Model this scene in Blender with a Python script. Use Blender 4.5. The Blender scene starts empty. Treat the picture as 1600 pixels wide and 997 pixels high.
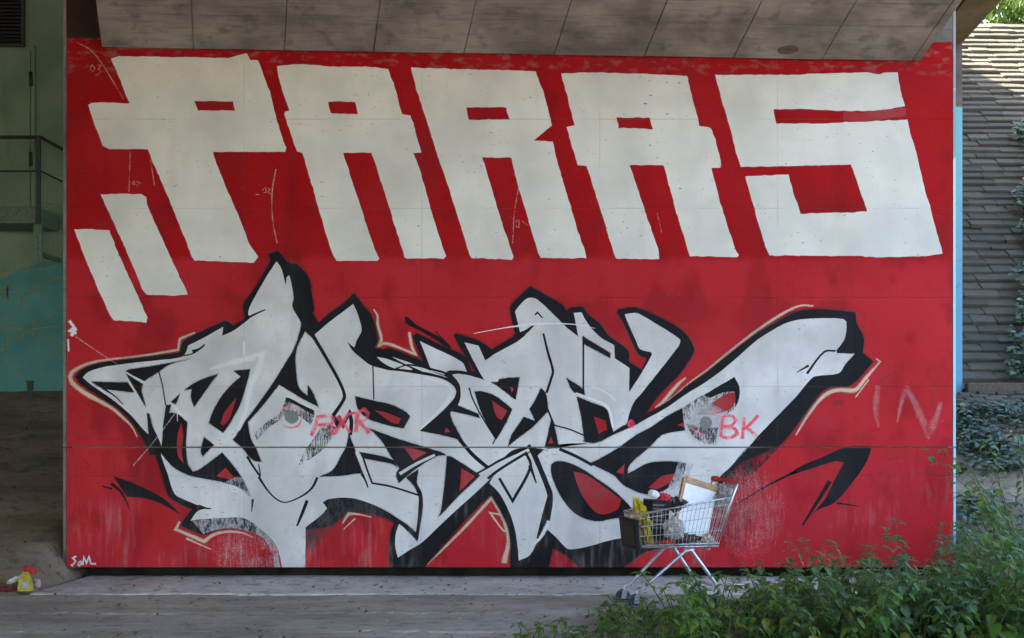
import bpy, bmesh, math, random
from mathutils import Vector, Matrix, noise
from mathutils.geometry import tessellate_polygon
R = math.radians
random.seed(11)
S = bpy.context.scene
COL = S.collection

# ------------------------------------------------------------------ camera, sky, sun, exposure
F_PX, D0, EYE, HOR, SC = 2200.0, 11.9, 1.5, 625.5, 185.0      # focal px (1600 wide), wall distance, eye height, horizon row, px per metre at wall
cam_d = bpy.data.cameras.new('camera'); cam = bpy.data.objects.new('camera', cam_d); COL.objects.link(cam)
cam.location = (0, -D0, EYE); cam.rotation_euler = (R(90), 0, 0)
cam_d.sensor_width = 36; cam_d.lens = F_PX / 1600 * 36; cam_d.shift_y = (HOR - 498.5) / 1600
cam_d.clip_start = 0.1; cam_d.clip_end = 500
S.camera = cam
SUN_EL, SUN_AZ = R(44), R(-82)       # sun stands behind the wall, to the left: azimuth from +Y towards +X
W = bpy.data.worlds.new('World'); S.world = W; W.use_nodes = True
wn = W.node_tree.nodes; wl = W.node_tree.links
sky = wn.new('ShaderNodeTexSky'); sky.sky_type = 'NISHITA'; sky.sun_disc = False
sky.sun_elevation = SUN_EL; sky.sun_rotation = SUN_AZ; sky.altitude = 100; sky.dust_density = 3.5; sky.ozone_density = 1.0; sky.air_density = 1.0
wn['Background'].inputs['Strength'].default_value = 0.15
wl.new(sky.outputs[0], wn['Background'].inputs[0])
sd = bpy.data.lights.new('sun', 'SUN'); sd.energy = 5.0; sd.angle = R(0.5); sd.color = (1, 0.95, 0.86)
sun = bpy.data.objects.new('sun', sd); COL.objects.link(sun)
sdir = Vector((math.sin(SUN_AZ) * math.cos(SUN_EL), math.cos(SUN_AZ) * math.cos(SUN_EL), math.sin(SUN_EL)))
sun.rotation_euler = sdir.to_track_quat('Z', 'Y').to_euler(); sun.location = sdir * 40
S.view_settings.view_transform = 'Standard'; S.view_settings.look = 'None'
S.view_settings.exposure = 3.3; S.view_settings.gamma = 1.0
S.render.engine = 'CYCLES'
S.cycles.max_bounces = 5; S.cycles.diffuse_bounces = 3; S.cycles.glossy_bounces = 2; S.cycles.transparent_max_bounces = 8
S.cycles.use_adaptive_sampling = True; S.cycles.adaptive_threshold = 0.03; S.cycles.use_denoising = True

# ------------------------------------------------------------------ helpers
def link(o, parent=None):
    COL.objects.link(o)
    if parent: o.parent = parent
    return o
def tag(o, label=None, cat=None, group=None, kind=None):
    for k, v in (('label', label), ('category', cat), ('group', group), ('kind', kind)):
        if v: o[k] = v
    return o
def empty(name, loc=(0, 0, 0), rz=0, label=None, cat=None, group=None):
    o = bpy.data.objects.new(name, None); o.location = loc; o.rotation_euler = (0, 0, rz); o.empty_display_size = .1
    link(o); return tag(o, label, cat, group)
def mesh_obj(name, verts, faces, mat, parent=None, smooth=False):
    m = bpy.data.meshes.new(name); m.from_pydata([tuple(v) for v in verts], [], faces); m.update()
    if mat: m.materials.append(mat)
    if smooth:
        for p in m.polygons: p.use_smooth = True
    return link(bpy.data.objects.new(name, m), parent)
def bm_obj(name, bm, mat, parent=None, smooth=False):
    m = bpy.data.meshes.new(name); bm.to_mesh(m); bm.free()
    if mat: m.materials.append(mat)
    if smooth:
        for p in m.polygons: p.use_smooth = True
    return link(bpy.data.objects.new(name, m), parent)
class MB:                                     # collects verts/faces
    def __init__(s): s.v = []; s.f = []
    def add(s, v, f):
        b = len(s.v); s.v += [Vector(q) for q in v]; s.f += [[b + i for i in q] for q in f]
    def box(s, x0, y0, z0, x1, y1, z1, ch=0.0):
        if ch <= 0:
            s.add([(x0,y0,z0),(x1,y0,z0),(x1,y1,z0),(x0,y1,z0),(x0,y0,z1),(x1,y0,z1),(x1,y1,z1),(x0,y1,z1)],
                  [(0,3,2,1),(4,5,6,7),(0,1,5,4),(1,2,6,5),(2,3,7,6),(3,0,4,7)])
        else:
            bm = bmesh.new(); bmesh.ops.create_cube(bm, size=1)
            for v in bm.verts: v.co = Vector(((x0+x1)/2 + v.co.x*(x1-x0), (y0+y1)/2 + v.co.y*(y1-y0), (z0+z1)/2 + v.co.z*(z1-z0)))
            bmesh.ops.bevel(bm, geom=bm.edges[:], offset=ch, segments=1, affect='EDGES')
            bm.verts.ensure_lookup_table()
            s.add([v.co.copy() for v in bm.verts], [[v.index for v in f.verts] for f in bm.faces]); bm.free()
    def tube(s, pts, r, n=6, cap=True):
        pts = [Vector(p) for p in pts]; rr = r if isinstance(r, (list, tuple)) else [r] * len(pts)
        rings = []; up = None
        for i, p in enumerate(pts):
            t = (pts[min(i+1, len(pts)-1)] - pts[max(i-1, 0)]).normalized()
            if up is None: up = Vector((0,0,1)) if abs(t.z) < .9 else Vector((1,0,0))
            a = t.cross(up)
            if a.length < 1e-4: a = t.cross(Vector((0,1,0)))
            a.normalize(); b = a.cross(t).normalized(); up = b
            rings.append([p + (a*math.cos(2*math.pi*k/n) + b*math.sin(2*math.pi*k/n))*rr[i] for k in range(n)])
        v = [q for g in rings for q in g]; f = []
        for i in range(len(pts)-1):
            for k in range(n): f.append((i*n+k, i*n+(k+1) % n, (i+1)*n+(k+1) % n, (i+1)*n+k))
        if cap: f.append(tuple(range(n))[::-1]); f.append(tuple((len(pts)-1)*n+k for k in range(n)))
        s.add(v, f)
    def build(s, name, mat, parent=None, smooth=False): return mesh_obj(name, s.v, s.f, mat, parent, smooth)
def wpx(px, py): return ((px-800)/SC, EYE + (HOR-py)/SC)              # wall-plane metres of a point measured on the wall
def at(px, py, y):                                                    # point at depth y seen at px,py
    k = (D0 + y)/F_PX; return Vector(((px-800)*k, y, EYE + (HOR-py)*k))

# ------------------------------------------------------------------ materials
class NT:
    def __init__(s, name):
        s.m = bpy.data.materials.new(name); s.m.use_nodes = True; s.t = s.m.node_tree; s.n = s.t.nodes; s.b = s.n['Principled BSDF']
        s.geo = s.n.new('ShaderNodeNewGeometry').outputs['Position']
    def put(s, i, v):
        if hasattr(v, 'links') or isinstance(v, bpy.types.NodeSocket): s.t.links.new(v, i)
        else: i.default_value = v
    def node(s, typ, props=None, **ins):
        n = s.n.new(typ)
        for k, v in (props or {}).items(): setattr(n, k, v)
        for k, v in ins.items(): s.put(n.inputs[k.replace('_', ' ')], v)
        return n
    def math(s, op, a, b=0.0, c=0.0):
        n = s.n.new('ShaderNodeMath'); n.operation = op
        s.put(n.inputs[0], a); s.put(n.inputs[1], b); s.put(n.inputs[2], c); return n.outputs[0]
    def mapr(s, v, a, b, c=0.0, d=1.0, smooth=True):
        n = s.n.new('ShaderNodeMapRange'); n.interpolation_type = 'SMOOTHSTEP' if smooth else 'LINEAR'
        s.put(n.inputs[0], v)
        for i, q in enumerate((a, b, c, d)): s.put(n.inputs[i+1], q)
        return n.outputs[0]
    def mix(s, f, a, b, mode='MIX'):
        n = s.n.new('ShaderNodeMix'); n.data_type = 'RGBA'; n.blend_type = mode
        s.put(n.inputs[0], f)
        for i, q in ((6, a), (7, b)): s.put(n.inputs[i], (*q, 1) if isinstance(q, tuple) and len(q) == 3 else q)
        return n.outputs[2]
    def vec(s, sx, sy, sz, src=None):
        n = s.n.new('ShaderNodeVectorMath'); n.operation = 'MULTIPLY'; s.put(n.inputs[0], src or s.geo); n.inputs[1].default_value = (sx, sy, sz); return n.outputs[0]
    def noise(s, scale, detail=4, vec=None, rough=.55):
        n = s.n.new('ShaderNodeTexNoise'); n.inputs['Scale'].default_value = scale; n.inputs['Detail'].default_value = detail; n.inputs['Roughness'].default_value = rough
        s.put(n.inputs['Vector'], vec or s.geo); return n.outputs['Fac']
    def sep(s, src=None):
        n = s.n.new('ShaderNodeSeparateXYZ'); s.put(n.inputs[0], src or s.geo); return n.outputs
    def done(s, col, rough=.7, bump=None, bs=.2, bd=.01, spec=.3, metal=0.0):
        s.put(s.b.inputs['Base Color'], (*col, 1) if isinstance(col, tuple) and len(col) == 3 else col)
        s.put(s.b.inputs['Roughness'], rough); s.put(s.b.inputs['Specular IOR Level'], spec); s.put(s.b.inputs['Metallic'], metal)
        if bump is not None:
            n = s.n.new('ShaderNodeBump'); n.inputs['Strength'].default_value = bs; n.inputs['Distance'].default_value = bd
            s.put(n.inputs['Height'], bump); s.put(s.b.inputs['Normal'], n.outputs[0])
        return s.m
def simple(name, col, rough=.6, metal=0.0, var=.25, scale=30.0, spec=.4):
    t = NT(name); f = t.noise(scale, 4)
    dark = tuple(c*(1-var) for c in col); lite = tuple(min(1, c*(1+var*.6)) for c in col)
    return t.done(t.mix(t.mapr(f, .3, .7), dark, lite), rough, f, .15, .004, spec, metal)

VJ = [wpx(x, 0)[0] for x in (381, 659, 937, 1215)]                    # formwork joints of the wall
HJ = [wpx(0, y)[1] for y in (743.5, 604, 465, 325, 186, 46)]
ZG = wpx(0, 699)[1]                                                   # construction joint
def finish_wall(t, col, rough=.62, pits=1.0, stain=(.12, .11, .10), stain_amt=.35, worn=None, alpha=None, dust=None):
    """shared concrete wear: blow-holes, hairline formwork seams, rain grime, dust low down"""
    x, y, z = t.sep()
    g1 = t.noise(1.3, 3); g2 = t.noise(3.0, 3, t.vec(1, 1, .18)); fine = t.noise(60, 2)
    col = t.mix(t.mapr(g2, .56, .80, 0, stain_amt), col, stain)
    col = t.mix(t.mapr(g1, .35, .75, 0, .35), col, t.mix(.8, col, (.30, .28, .27)) if dust is None else dust)
    p = t.noise(38, 2, t.vec(.55, 1, 1.5), .5); pz = t.noise(2.2, 3)
    pit = t.math('MULTIPLY', t.mapr(p, .665, .73), t.mapr(pz, .38, .62))
    col = t.mix(t.math('MULTIPLY', pit, .75*pits), col, (.05, .045, .04))
    dx = t.math('PINGPONG', t.math('SUBTRACT', x, VJ[0]), (VJ[1]-VJ[0])/2); dz = t.math('PINGPONG', t.math('SUBTRACT', z, HJ[0]), (HJ[4]-HJ[0])/8)
    seam = t.mapr(t.math('MINIMUM', dx, dz), .0015, .006, 1, 0)
    seam = t.math('MULTIPLY', seam, t.mapr(pz, .40, .62, .02, .26))
    col = t.mix(seam, col, (.09, .075, .07))
    low = t.math('MULTIPLY', t.mapr(z, 1.25, .05), t.math('MULTIPLY', t.mapr(pz, .42, .62), t.mapr(t.noise(22, 3, t.vec(1, 1, .14)), .42, .78, 0, .32)))
    col = t.mix(low, col, (.42, .34, .34))
    h = t.math('SUBTRACT', t.math('SUBTRACT', t.math('MULTIPLY', fine, .25), t.math('MULTIPLY', pit, .8)), t.math('MULTIPLY', seam, .6))
    m = t.done(col, t.mapr(g1, .3, .7, rough-.06, rough+.14), h, .55, .005, .08)
    if alpha is not None:                      # droplets: covered or bare, never half
        t.put(t.b.inputs['Alpha'], t.math('GREATER_THAN', alpha, t.mapr(t.noise(330, 1), .33, .67, .02, .98, False)))
    return m
def red_paint():
    t = NT('red_wall_paint'); x, y, z = t.sep()
    n1 = t.noise(1.6, 5); n2 = t.noise(5, 4)
    deep = t.mix(t.mapr(n1, .3, .7), (.33, .004, .006), (.40, .007, .010))
    coat = t.mix(t.mapr(n1, .3, .72), (.42, .016, .022), (.50, .024, .034))
    edge = t.math('ADD', z, t.math('MULTIPLY', t.math('SUBTRACT', n2, .5), .10))
    col = t.mix(t.mapr(edge, 2.66, 2.74), coat, deep)                          # older coat above, fresher buffing coat below
    # square buffing patches
    ch = t.noise(1.1, 2, t.vec(1.6, 1, 1.1)); col = t.mix(t.mapr(ch, .52, .62, 0, .55), col, (.25, .010, .014)); col = t.mix(t.mapr(t.noise(4.5, 4, t.vec(1, 1, .7)), .55, .70, 0, .40), col, (.20, .010, .012)); col = t.mix(t.mapr(t.noise(26, 4), .62, .75, 0, .35), col, (.40, .10, .09))
    # scuffed top edge
    sc = t.noise(12, 4, t.vec(.7, 1, 1.4)); top = t.math('MULTIPLY', t.mapr(z, 4.20, 4.34), t.mapr(sc, .50, .68, 0, .40))
    col = t.mix(top, col, (.25, .21, .17))
    # bare concrete above the paint; the paint climbs higher at the left corner and at the right end
    lim = t.math('ADD', t.mapr(x, -3.5, -3.30, 4.56, 4.47), t.mapr(x, 3.30, 3.44, 0, .06))
    lim = t.math('ADD', lim, t.math('MULTIPLY', t.math('SUBTRACT', t.noise(11, 3), .5), .03))
    bare = t.mapr(t.math('SUBTRACT', z, lim), -.008, .008)
    conc = t.mix(t.mapr(t.noise(4, 4), .3, .7), (.13, .125, .12), (.24, .23, .22)); conc = t.mix(t.mapr(t.math('ADD', x, t.math('MULTIPLY', t.noise(6, 3), .3)), -3.36, -3.26, 1, 0), conc, (.035, .030, .024))  # left corner darkened: stain and deep shade put into the concrete colour
    col = t.mix(bare, col, conc)
    return finish_wall(t, col, .62, .5, (.16, .006, .009), .55, dust=t.mix(.5, col, (.40, .05, .055)))
def soft_attr(t): return t.node('ShaderNodeAttribute', {'attribute_name': 'soft'}).outputs['Fac']
def paint(name, col, var=.12, rough=.6, pits=1.0, stain=(.3, .28, .25), amt=.28, soft=False, thin=None):
    t = NT(name); f = t.noise(2.2, 3)
    c = t.mix(t.mapr(f, .3, .7), tuple(q*(1-var) for q in col), col)
    if name.startswith('silver'):
        c = t.mix(t.mapr(t.noise(3.4, 4, t.vec(1, 1, .6)), .48, .70, 0, .45), c, (.46, .45, .455)); c = t.mix(t.mapr(t.noise(9, 4), .60, .74, 0, .30), c, (.52, .42, .42)); c = t.mix(t.mapr(t.noise(120, 2), .55, .75, 0, .25), c, (.40, .40, .41))
    if thin: c = t.mix(t.math('MULTIPLY', t.mapr(t.noise(5, 4, t.vec(.5, 1, 1.6)), .60, .78, 0, .22), t.mapr(f, .35, .6)), c, thin)
    return finish_wall(t, c, rough, pits, stain, amt, dust=(.035, .034, .036) if col[0] < .05 else None, alpha=soft_attr(t) if soft else None)
def worn_paint(name, col, lo, hi, sx=1.0, sz=.25, scale=40, top=1.0, fall=None):
    """paint that has been scrubbed or faded: what lies underneath shows through"""
    t = NT(name); f = t.noise(scale, 5, t.vec(sx, 1, sz), .65); g = t.noise(6, 4)
    a = t.math('MULTIPLY', t.mapr(t.math('ADD', t.math('MULTIPLY', f, .6), t.math('MULTIPLY', g, .4)), lo, hi), top)
    a = t.math('MULTIPLY', a, soft_attr(t))
    if fall:                                   # scrubbed area thins out towards its rim
        x, y, z = t.sep(); (cx, cz), rx, rz = wpx(fall[0], fall[1]), fall[2]/SC, fall[3]/SC
        dx = t.math('DIVIDE', t.math('SUBTRACT', x, cx), rx); dz = t.math('DIVIDE', t.math('SUBTRACT', z, cz), rz)
        r2 = t.math('ADD', t.math('MULTIPLY', dx, dx), t.math('MULTIPLY', dz, dz)); a = t.math('MULTIPLY', a, t.mapr(t.math('ADD', r2, t.math('MULTIPLY', g, .5)), .45, 1.15, 1, 0))
    m = finish_wall(t, t.mix(0.0, col, col), .6, .5, (.2, .2, .2), .2, alpha=a)
    return m
M = {}
M['red'] = red_paint()
M['white'] = paint('white_wall_paint', (.80, .80, .725), .12, .55, 1.0, (.42, .40, .31), .30, thin=(.62, .50, .44))
M['silver'] = paint('silver_spray_paint', (.74, .725, .71), .20, .45, .8, (.42, .37, .38), .30)
M['hilite'] = paint('white_spray_highlight', (.80, .80, .80), .05, .5, .6, soft=True)
M['overspray'] = worn_paint('black_overspray', (.012, .012, .014), .2, .4, 1, 1, 60, .62)
M['black'] = paint('black_spray_paint', (.012, .012, .015), .2, .55, .3, (.035, .035, .04), .5)
M['overspray2'] = worn_paint('black_overspray_fine', (.02, .02, .022), .2, .4, 1, 1, 80, .5)
M['cream'] = paint('cream_spray_paint', (.68, .54, .38), .2, .6, .6, soft=True)
M['redspray'] = paint('red_spray_paint', (.42, .018, .024), .2, .6, .5, (.25, .02, .03), .3)
M['pink'] = worn_paint('pink_marker_spray', (.92, .07, .13), .30, .55, 1, 1, 14, .88)
M['pinkfaint'] = worn_paint('faded_pink_spray', (.90, .09, .14), .34, .58, 1, 1, 22, .8)
M['black_worn'] = worn_paint('scrubbed_black_paint', (.02, .022, .026), .38, .58, 1.0, .22, 90, .9)
M['black_fade'] = worn_paint('faint_black_marker', (.07, .01, .012), .36, .66, 1, 1, 12, .42)
M['grey_worn'] = worn_paint('scrubbed_grey_haze', (.42, .41, .42), .36, .60, .7, .3, 80, .85)
M['white_fade'] = worn_paint('faded_white_marker', (.66, .42, .40), .30, .62, 1, 1, 14, .42)
M['ray'] = worn_paint('pale_spray_ray', (.74, .62, .62), .1, .3, 1, 1, 20, .42)
M['chalk'] = worn_paint('chalk_line', (.75, .45, .38), .34, .56, 1, 1, 20, .6)
M['drip'] = worn_paint('pale_drip_streaks', (.58, .46, .47), .42, .72, 1.2, .06, 80, .45, (1170, 800, 70, 85))
M['drip2'] = worn_paint('pale_drip_streaks_left', (.60, .53, .54), .42, .68, 1.2, .06, 80, .5, (385, 865, 65, 45))
M['plughaze'] = worn_paint('scrubbed_plug_haze', (.42, .40, .41), .30, .55, .9, .9, 60, .85, (1104, 662, 42, 44))
M['plug'] = simple('grey_mortar', (.22, .22, .21), .85, 0, .3, 60)
def concrete(name, a, b, board=True, dark=(.07, .06, .05), seed=0.0):
    t = NT(name); x, y, z = t.sep()
    n1 = t.noise(1.7+seed, 6); n2 = t.noise(14, 5, t.vec(.25, 1.6, 1.6) if board else None); n3 = t.noise(70, 3)
    col = t.mix(t.mapr(n1, .34, .66), a, b); col = t.mix(t.mapr(n2, .46, .70, 0, .32), col, dark); col = t.mix(t.mapr(t.noise(5.5, 4), .56, .68, 0, .45), col, dark); col = t.mix(t.mapr(n3, .58, .72, 0, .3), col, b)
    vo = t.node('ShaderNodeTexVoronoi', {'feature': 'F1'}, Vector=t.vec(.8, 1, 1), Scale=22.0).outputs['Distance']
    pit = t.math('MULTIPLY', t.mapr(vo, .05, .12, 1, 0), t.mapr(t.noise(5, 2), .5, .62))
    col = t.mix(t.math('MULTIPLY', pit, .8), col, (.03, .027, .022))
    return t.done(col, .85, t.math('SUBTRACT', t.math('ADD', t.math('MULTIPLY', n2, .5), t.math('MULTIPLY', n3, .3)), pit), .5, .006, .25)
M['soffit'] = concrete('board_marked_concrete', (.20, .185, .165), (.40, .375, .34), True, (.10, .09, .08))
M['deckc'] = concrete('dark_deck_concrete', (.10, .085, .065), (.16, .14, .11))
M['stainc'] = concrete('ochre_stained_concrete', (.16, .115, .05), (.24, .18, .09))
M['core'] = concrete('pier_concrete', (.20, .19, .18), (.30, .29, .27))
M['plinth'] = concrete('pale_footing_concrete', (.48, .45, .40), (.66, .62, .56), False)
def ground_mat(name, a, b, c, sc=1.0):
    t = NT(name); n1 = t.noise(1.6*sc, 4, t.vec(.6, 1.3, 1)); n2 = t.noise(9*sc, 5, t.vec(.7, 1.2, 1), .65); n3 = t.noise(55*sc, 3)
    col = t.mix(t.mapr(n1, .32, .68), a, b); col = t.mix(t.mapr(n2, .50, .70, 0, .75), col, c)
    col = t.mix(t.mapr(n3, .60, .75, 0, .5), col, tuple(min(1, q*1.9) for q in b))
    return t.done(col, .92, t.math('ADD', t.math('MULTIPLY', n2, .7), t.math('MULTIPLY', n3, .4)), .7, .025, .2)
M['slab'] = ground_mat('worn_grey_paving', (.29, .243, .195), (.43, .366, .303), (.16, .132, .104))
M['dirt'] = ground_mat('dry_brown_earth', (.15, .112, .075), (.26, .20, .14), (.075, .056, .04))
M['ground'] = ground_mat('bare_ground', (.11, .09, .065), (.17, .14, .10), (.06, .06, .03))

# ------------------------------------------------------------------ structure: ground, steps of paving
def ss(a, b, x):
    t = max(0, min(1, (x-a)/(b-a))); return t*t*(3-2*t)
def terrain(x, y):
    ys = -1.0 if x > 0 else -.75
    if -3.86 < x < 3.9: ys += 1.7*min(ss(-3.86, -3.64, x), ss(3.9, 3.5, x))
    z = -.13 + .14*ss(ys-.35, ys, y) + 1.60*max(0, min(1, (y-ys)/(4.2-ys)))
    if y > 4.4: z = 1.6
    n = noise.noise(Vector((x*.9, y*.9, 0)))*.06 + noise.noise(Vector((x*3, y*3, 4)))*.022
    k = ss(-1.2, .2, y) * (1 if abs(x) > 3.66 else .2)
    return z + n*k
xs = [-60, -30, -16, -10, -8] + [-7 + .14*i for i in range(110)] + [8.6, 9.5, 12, 18, 30, 60, 120]
ysl = [-120, -60, -30, -20, -12, -9] + [-7 + .14*i for i in range(84)] + [5, 6, 8, 12, 30, 80, 200]
gv = [(x, y, terrain(x, y)) for y in ysl for x in xs]; nx = len(xs)
gf = [(j*nx+i, j*nx+i+1, (j+1)*nx+i+1, (j+1)*nx+i) for j in range(len(ysl)-1) for i in range(nx-1)]
tag(mesh_obj('ground', gv, gf, M['dirt'], None, True), kind='structure')
def edge_e(x, seed, amp):
    return noise.noise(Vector((x*1.3, seed, 0)))*amp*1.4 + noise.noise(Vector((x*5, seed, 3)))*amp*.9 + max(0, noise.noise(Vector((x*9, seed, 5)))-.15)*amp*3
def strip(name, y0, y1, z, x0, x1, mat, amp, seed, back=None, th=.3):
    """one long band of paving with a broken front edge; back = (y, seed, amp) of the edge behind it, left as an open joint"""
    n = 420; v = []; f = []
    for i in range(n+1):
        x = x0 + (x1-x0)*i/n; e = edge_e(x, seed, amp)
        zz = z + noise.noise(Vector((x*.8, seed, 9)))*.008 + noise.noise(Vector((x*7, seed, 2)))*.003
        yb = y1 if back is None else back[0] + edge_e(x, back[1], back[2]) - .006 - .03*max(0, noise.noise(Vector((x*2.2, seed, 30)))+.1)
        v += [(x, yb+.004, z-th), (x, yb, zz-.004), (x, yb-.012, zz), (x, y0+e+.02, zz), (x, y0+e, zz-.006), (x, y0+e-.004, z-th)]
    for i in range(n):
        b = i*6
        for k in range(5): f.append((b+k, b+k+1, b+7+k, b+6+k))
    f += [(0, 1, 2, 3, 4, 5)]
    return tag(mesh_obj(name, v, f, mat, None, False), kind='structure')
# footing of the wall: its left end is cut on the skew
fv = []; n = 120
pl = strip('footing_ledge', -.99, .40, .0, -3.62, 4.3, M['plinth'], .035, 2.2)
for v in pl.data.vertices:
    k = max(0, 1-(v.co.x+3.62)/.5)
    if k > 0 and v.co.x < -3.6: v.co.x -= .18*max(0, min(1, (-v.co.y)/1.0)) - .06
strip('paving_strip', -1.92, -.86, -.007, -4.6, 4.6, M['slab'], .05, 5.1, (-.99, 2.2, .035))
strip('paving_strip', -2.72, -1.76, -.009, -5.6, 5.0, M['slab'], .05, 8.7, (-1.92, 5.1, .05))
strip('paving_strip', -4.6, -2.56, -.011, -7, 6, M['slab'], .05, 12.7, (-2.72, 8.7, .05))

# ------------------------------------------------------------------ the pier with its paint
pier = empty('bridge_pier', (0, .3, 0), 0, 'wide concrete bridge pier painted red with white block letters and silver graffiti', 'pier')
def P(o): o.matrix_parent_inverse = Matrix.Translation((0, -.3, 0)); return o
XL, XR = wpx(104, 0)[0], wpx(1489, 0)[0]
ZB, ZT = wpx(0, 886.5)[1], 6.2
mb = MB(); mb.box(XL+.03, .052, ZB+.004, XR-.02, .85, ZT); P(mb.build('core', M['core'], pier))
mb = MB(); mb.box(XL+.16, .13, -.2, XR-.1, .80, ZB+.003); P(mb.build('base', simple('black_base_shade', (.018, .015, .011), .8, 0, .5, 6, .1), pier, False))  # shade of the gap under the wall put into the base as near-black
cols = [XL] + VJ + [XR]; GAP = .001
rows = [(ZB, HJ[0], -.006), (HJ[0], ZG-.005, -.006), (ZG+.006, HJ[1], 0)] + [(HJ[i], HJ[i+1], 0) for i in range(1, 5)] + [(HJ[5], ZT, 0)]
for (z0, z1, yo) in rows:
    for i in range(5):
        mb = MB(); jy = random.uniform(-.0006, .0006)
        e = GAP/2; lo = e if z0 not in (ZB, ZG+.006) else 0; hi = e if z1 not in (ZG-.005, ZT) else 0
        mb.box(cols[i]+(e if i else 0), yo+jy, z0+lo, cols[i+1]-(e if i < 4 else 0), .05, z1-hi, .0012)
        P(mb.build('panel', M['red'], pier))
# corner strips: bare concrete left, turquoise-white right
tc = NT('right_corner_strip'); xx, yy, zz = tc.sep(); zn = tc.math('ADD', zz, tc.math('MULTIPLY', tc.math('SUBTRACT', tc.noise(8, 4), .5), .25))
c_ = tc.mix(tc.mapr(zn, 3.50, 3.54), (.42, .41, .36), (.20, .20, .19)); c_ = tc.mix(tc.mapr(zn, 2.62, 2.68), (.25, .46, .48), c_)
c_ = tc.mix(tc.mapr(tc.noise(12, 4), .55, .7, 0, .5), c_, (.46, .52, .50)); M['corner_r'] = tc.done(c_, .7)
for name, x0, x1, x2, mat in (('corner_strip', XL-.005, XL-.042, XL-.03, M['core']), ('corner_strip', XR+.005, XR+.036, XR+.03, M['corner_r'])):
    for z0, z1, yo in ((ZB, ZG-.005, -.006), (ZG+.006, ZT, 0)):
        P(mesh_obj(name, [(x0, yo, z0), (x1, .03, z0), (x2, .84, z0), (x0, .84, z0), (x0, yo, z1), (x1, .03, z1), (x2, .84, z1), (x0, .84, z1)],
                 [(0,1,5,4), (1,2,6,5), (0,3,2,1), (4,5,6,7), (3,0,4,7), (2,3,7,6)], mat, pier))

def wobble(pts, amp, step=5.0, seed=0.0, closed=True):
    out = []; n = len(pts)
    for i in range(n if closed else n-1):
        a = Vector((*pts[i], 0)); b = Vector((*pts[(i+1) % n], 0)); k = max(1, int((b-a).length/step))
        for j in range(k): out.append(a.lerp(b, j/k))
    if not closed: out.append(Vector((*pts[-1], 0)))
    r = []
    for p in out:
        q = Vector((p.x*.11+seed, p.y*.11, seed)); q2 = Vector((p.x*.45, p.y*.45+seed, 7))
        r.append((p.x + (noise.noise(q)*.7+noise.noise(q2)*.5)*amp, p.y + (noise.noise(q+Vector((9, 5, 2)))*.7+noise.noise(q2+Vector((3, 9, 1)))*.5)*amp))
    return r
def curve(pts, closed=True, corner=48, seg=4):
    """round off the gentle bends of a traced outline, keep its sharp corners"""
    n = len(pts); P_ = [Vector(p) for p in pts]; out = []
    def sharp(i):
        if not closed and (i == 0 or i == n-1): return True
        a = P_[i]-P_[i-1]; b = P_[(i+1) % n]-P_[i]
        if a.length < 1e-6 or b.length < 1e-6: return True
        return a.angle(b) > R(corner)
    sh = [sharp(i) for i in range(n)]
    for i in range(n if closed else n-1):
        p1, p2 = P_[i], P_[(i+1) % n]
        p0 = P_[i-1] if not sh[i] else p1*2-p2
        j = (i+1) % n; p3 = P_[(i+2) % n] if not sh[j] else p2*2-p1
        if sh[i] and sh[j]: out.append(tuple(p1)); continue
        L = (p2-p1).length
        m1 = (p2-p0); m2 = (p3-p1)
        m1 = m1*(min(L, m1.length)/max(m1.length, 1e-6)); m2 = m2*(min(L, m2.length)/max(m2.length, 1e-6))
        for k in range(seg):
            t = k/seg; h1 = 2*t**3-3*t**2+1; h2 = t**3-2*t**2+t; h3 = -2*t**3+3*t**2; h4 = t**3-t**2
            q = p1*h1 + m1*h2 + p2*h3 + m2*h4; out.append(tuple(q))
    if not closed: out.append(tuple(P_[-1]))
    return out
LAY = .0001
def sheet(name, loops, mat, layer, parent=None, label=None, strips=None, softs=None):
    """flat coat of paint on the wall: outline(s) in wall pixels, cut at the construction joint"""
    bm = bmesh.new(); SL_ = bm.verts.layers.float.new('soft')
    if loops:
        vl = [[Vector((p[0], p[1], 0)) for p in lp] for lp in loops]
        flat = [v for lp in vl for v in lp]; bv = [bm.verts.new((wpx(v.x, v.y)[0], 0, max(ZB+.0008, wpx(v.x, v.y if v.y < 880 else v.y+5)[1]))) for v in flat]
        for v in bv: v[SL_] = 1.0
        for t in tessellate_polygon(vl):
            try: bm.faces.new([bv[i] for i in t])
            except ValueError: pass
    for k, quad in enumerate(strips or []):
        vs = [bm.verts.new((wpx(*q)[0], 0, max(ZB+.0008, wpx(*q)[1]))) for q in quad]
        for j, v in enumerate(vs): v[SL_] = softs[k][j] if softs else 1.0
        bm.faces.new(vs)
    for z in (ZG+.006, ZG-.005):
        bmesh.ops.bisect_plane(bm, geom=bm.verts[:]+bm.edges[:]+bm.faces[:], plane_co=(0, 0, z), plane_no=(0, 0, 1))
    kill = [f for f in bm.faces if ZG-.0051 < f.calc_center_median().z < ZG+.0061]
    bmesh.ops.delete(bm, geom=kill, context='FACES')
    for f in bm.faces:
        if f.normal.y > 0 or (f.normal_update() or f.normal.y > 0): f.normal_flip()
    # split so that the lower part can sit on the slightly proud lower block
    y0 = -.0010 - LAY*layer
    for v in bm.verts: v.co.y = y0 - (.006 if v.co.z < ZG else 0)
    return P(tag(bm_obj(name, bm, mat, parent or pier), label))
_seed = [0.0]
def poly(name, pts, mat, layer, holes=(), amp=.5, smooth=True, label=None, corner=48):
    _seed[0] += 3.7
    f = (lambda q: curve(q, True, corner)) if smooth else (lambda q: q)
    return sheet(name, [wobble(f(pts), amp, 5, _seed[0])] + [wobble(f(h), amp, 5, _seed[0]) for h in holes], mat, layer, label=label)
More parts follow.
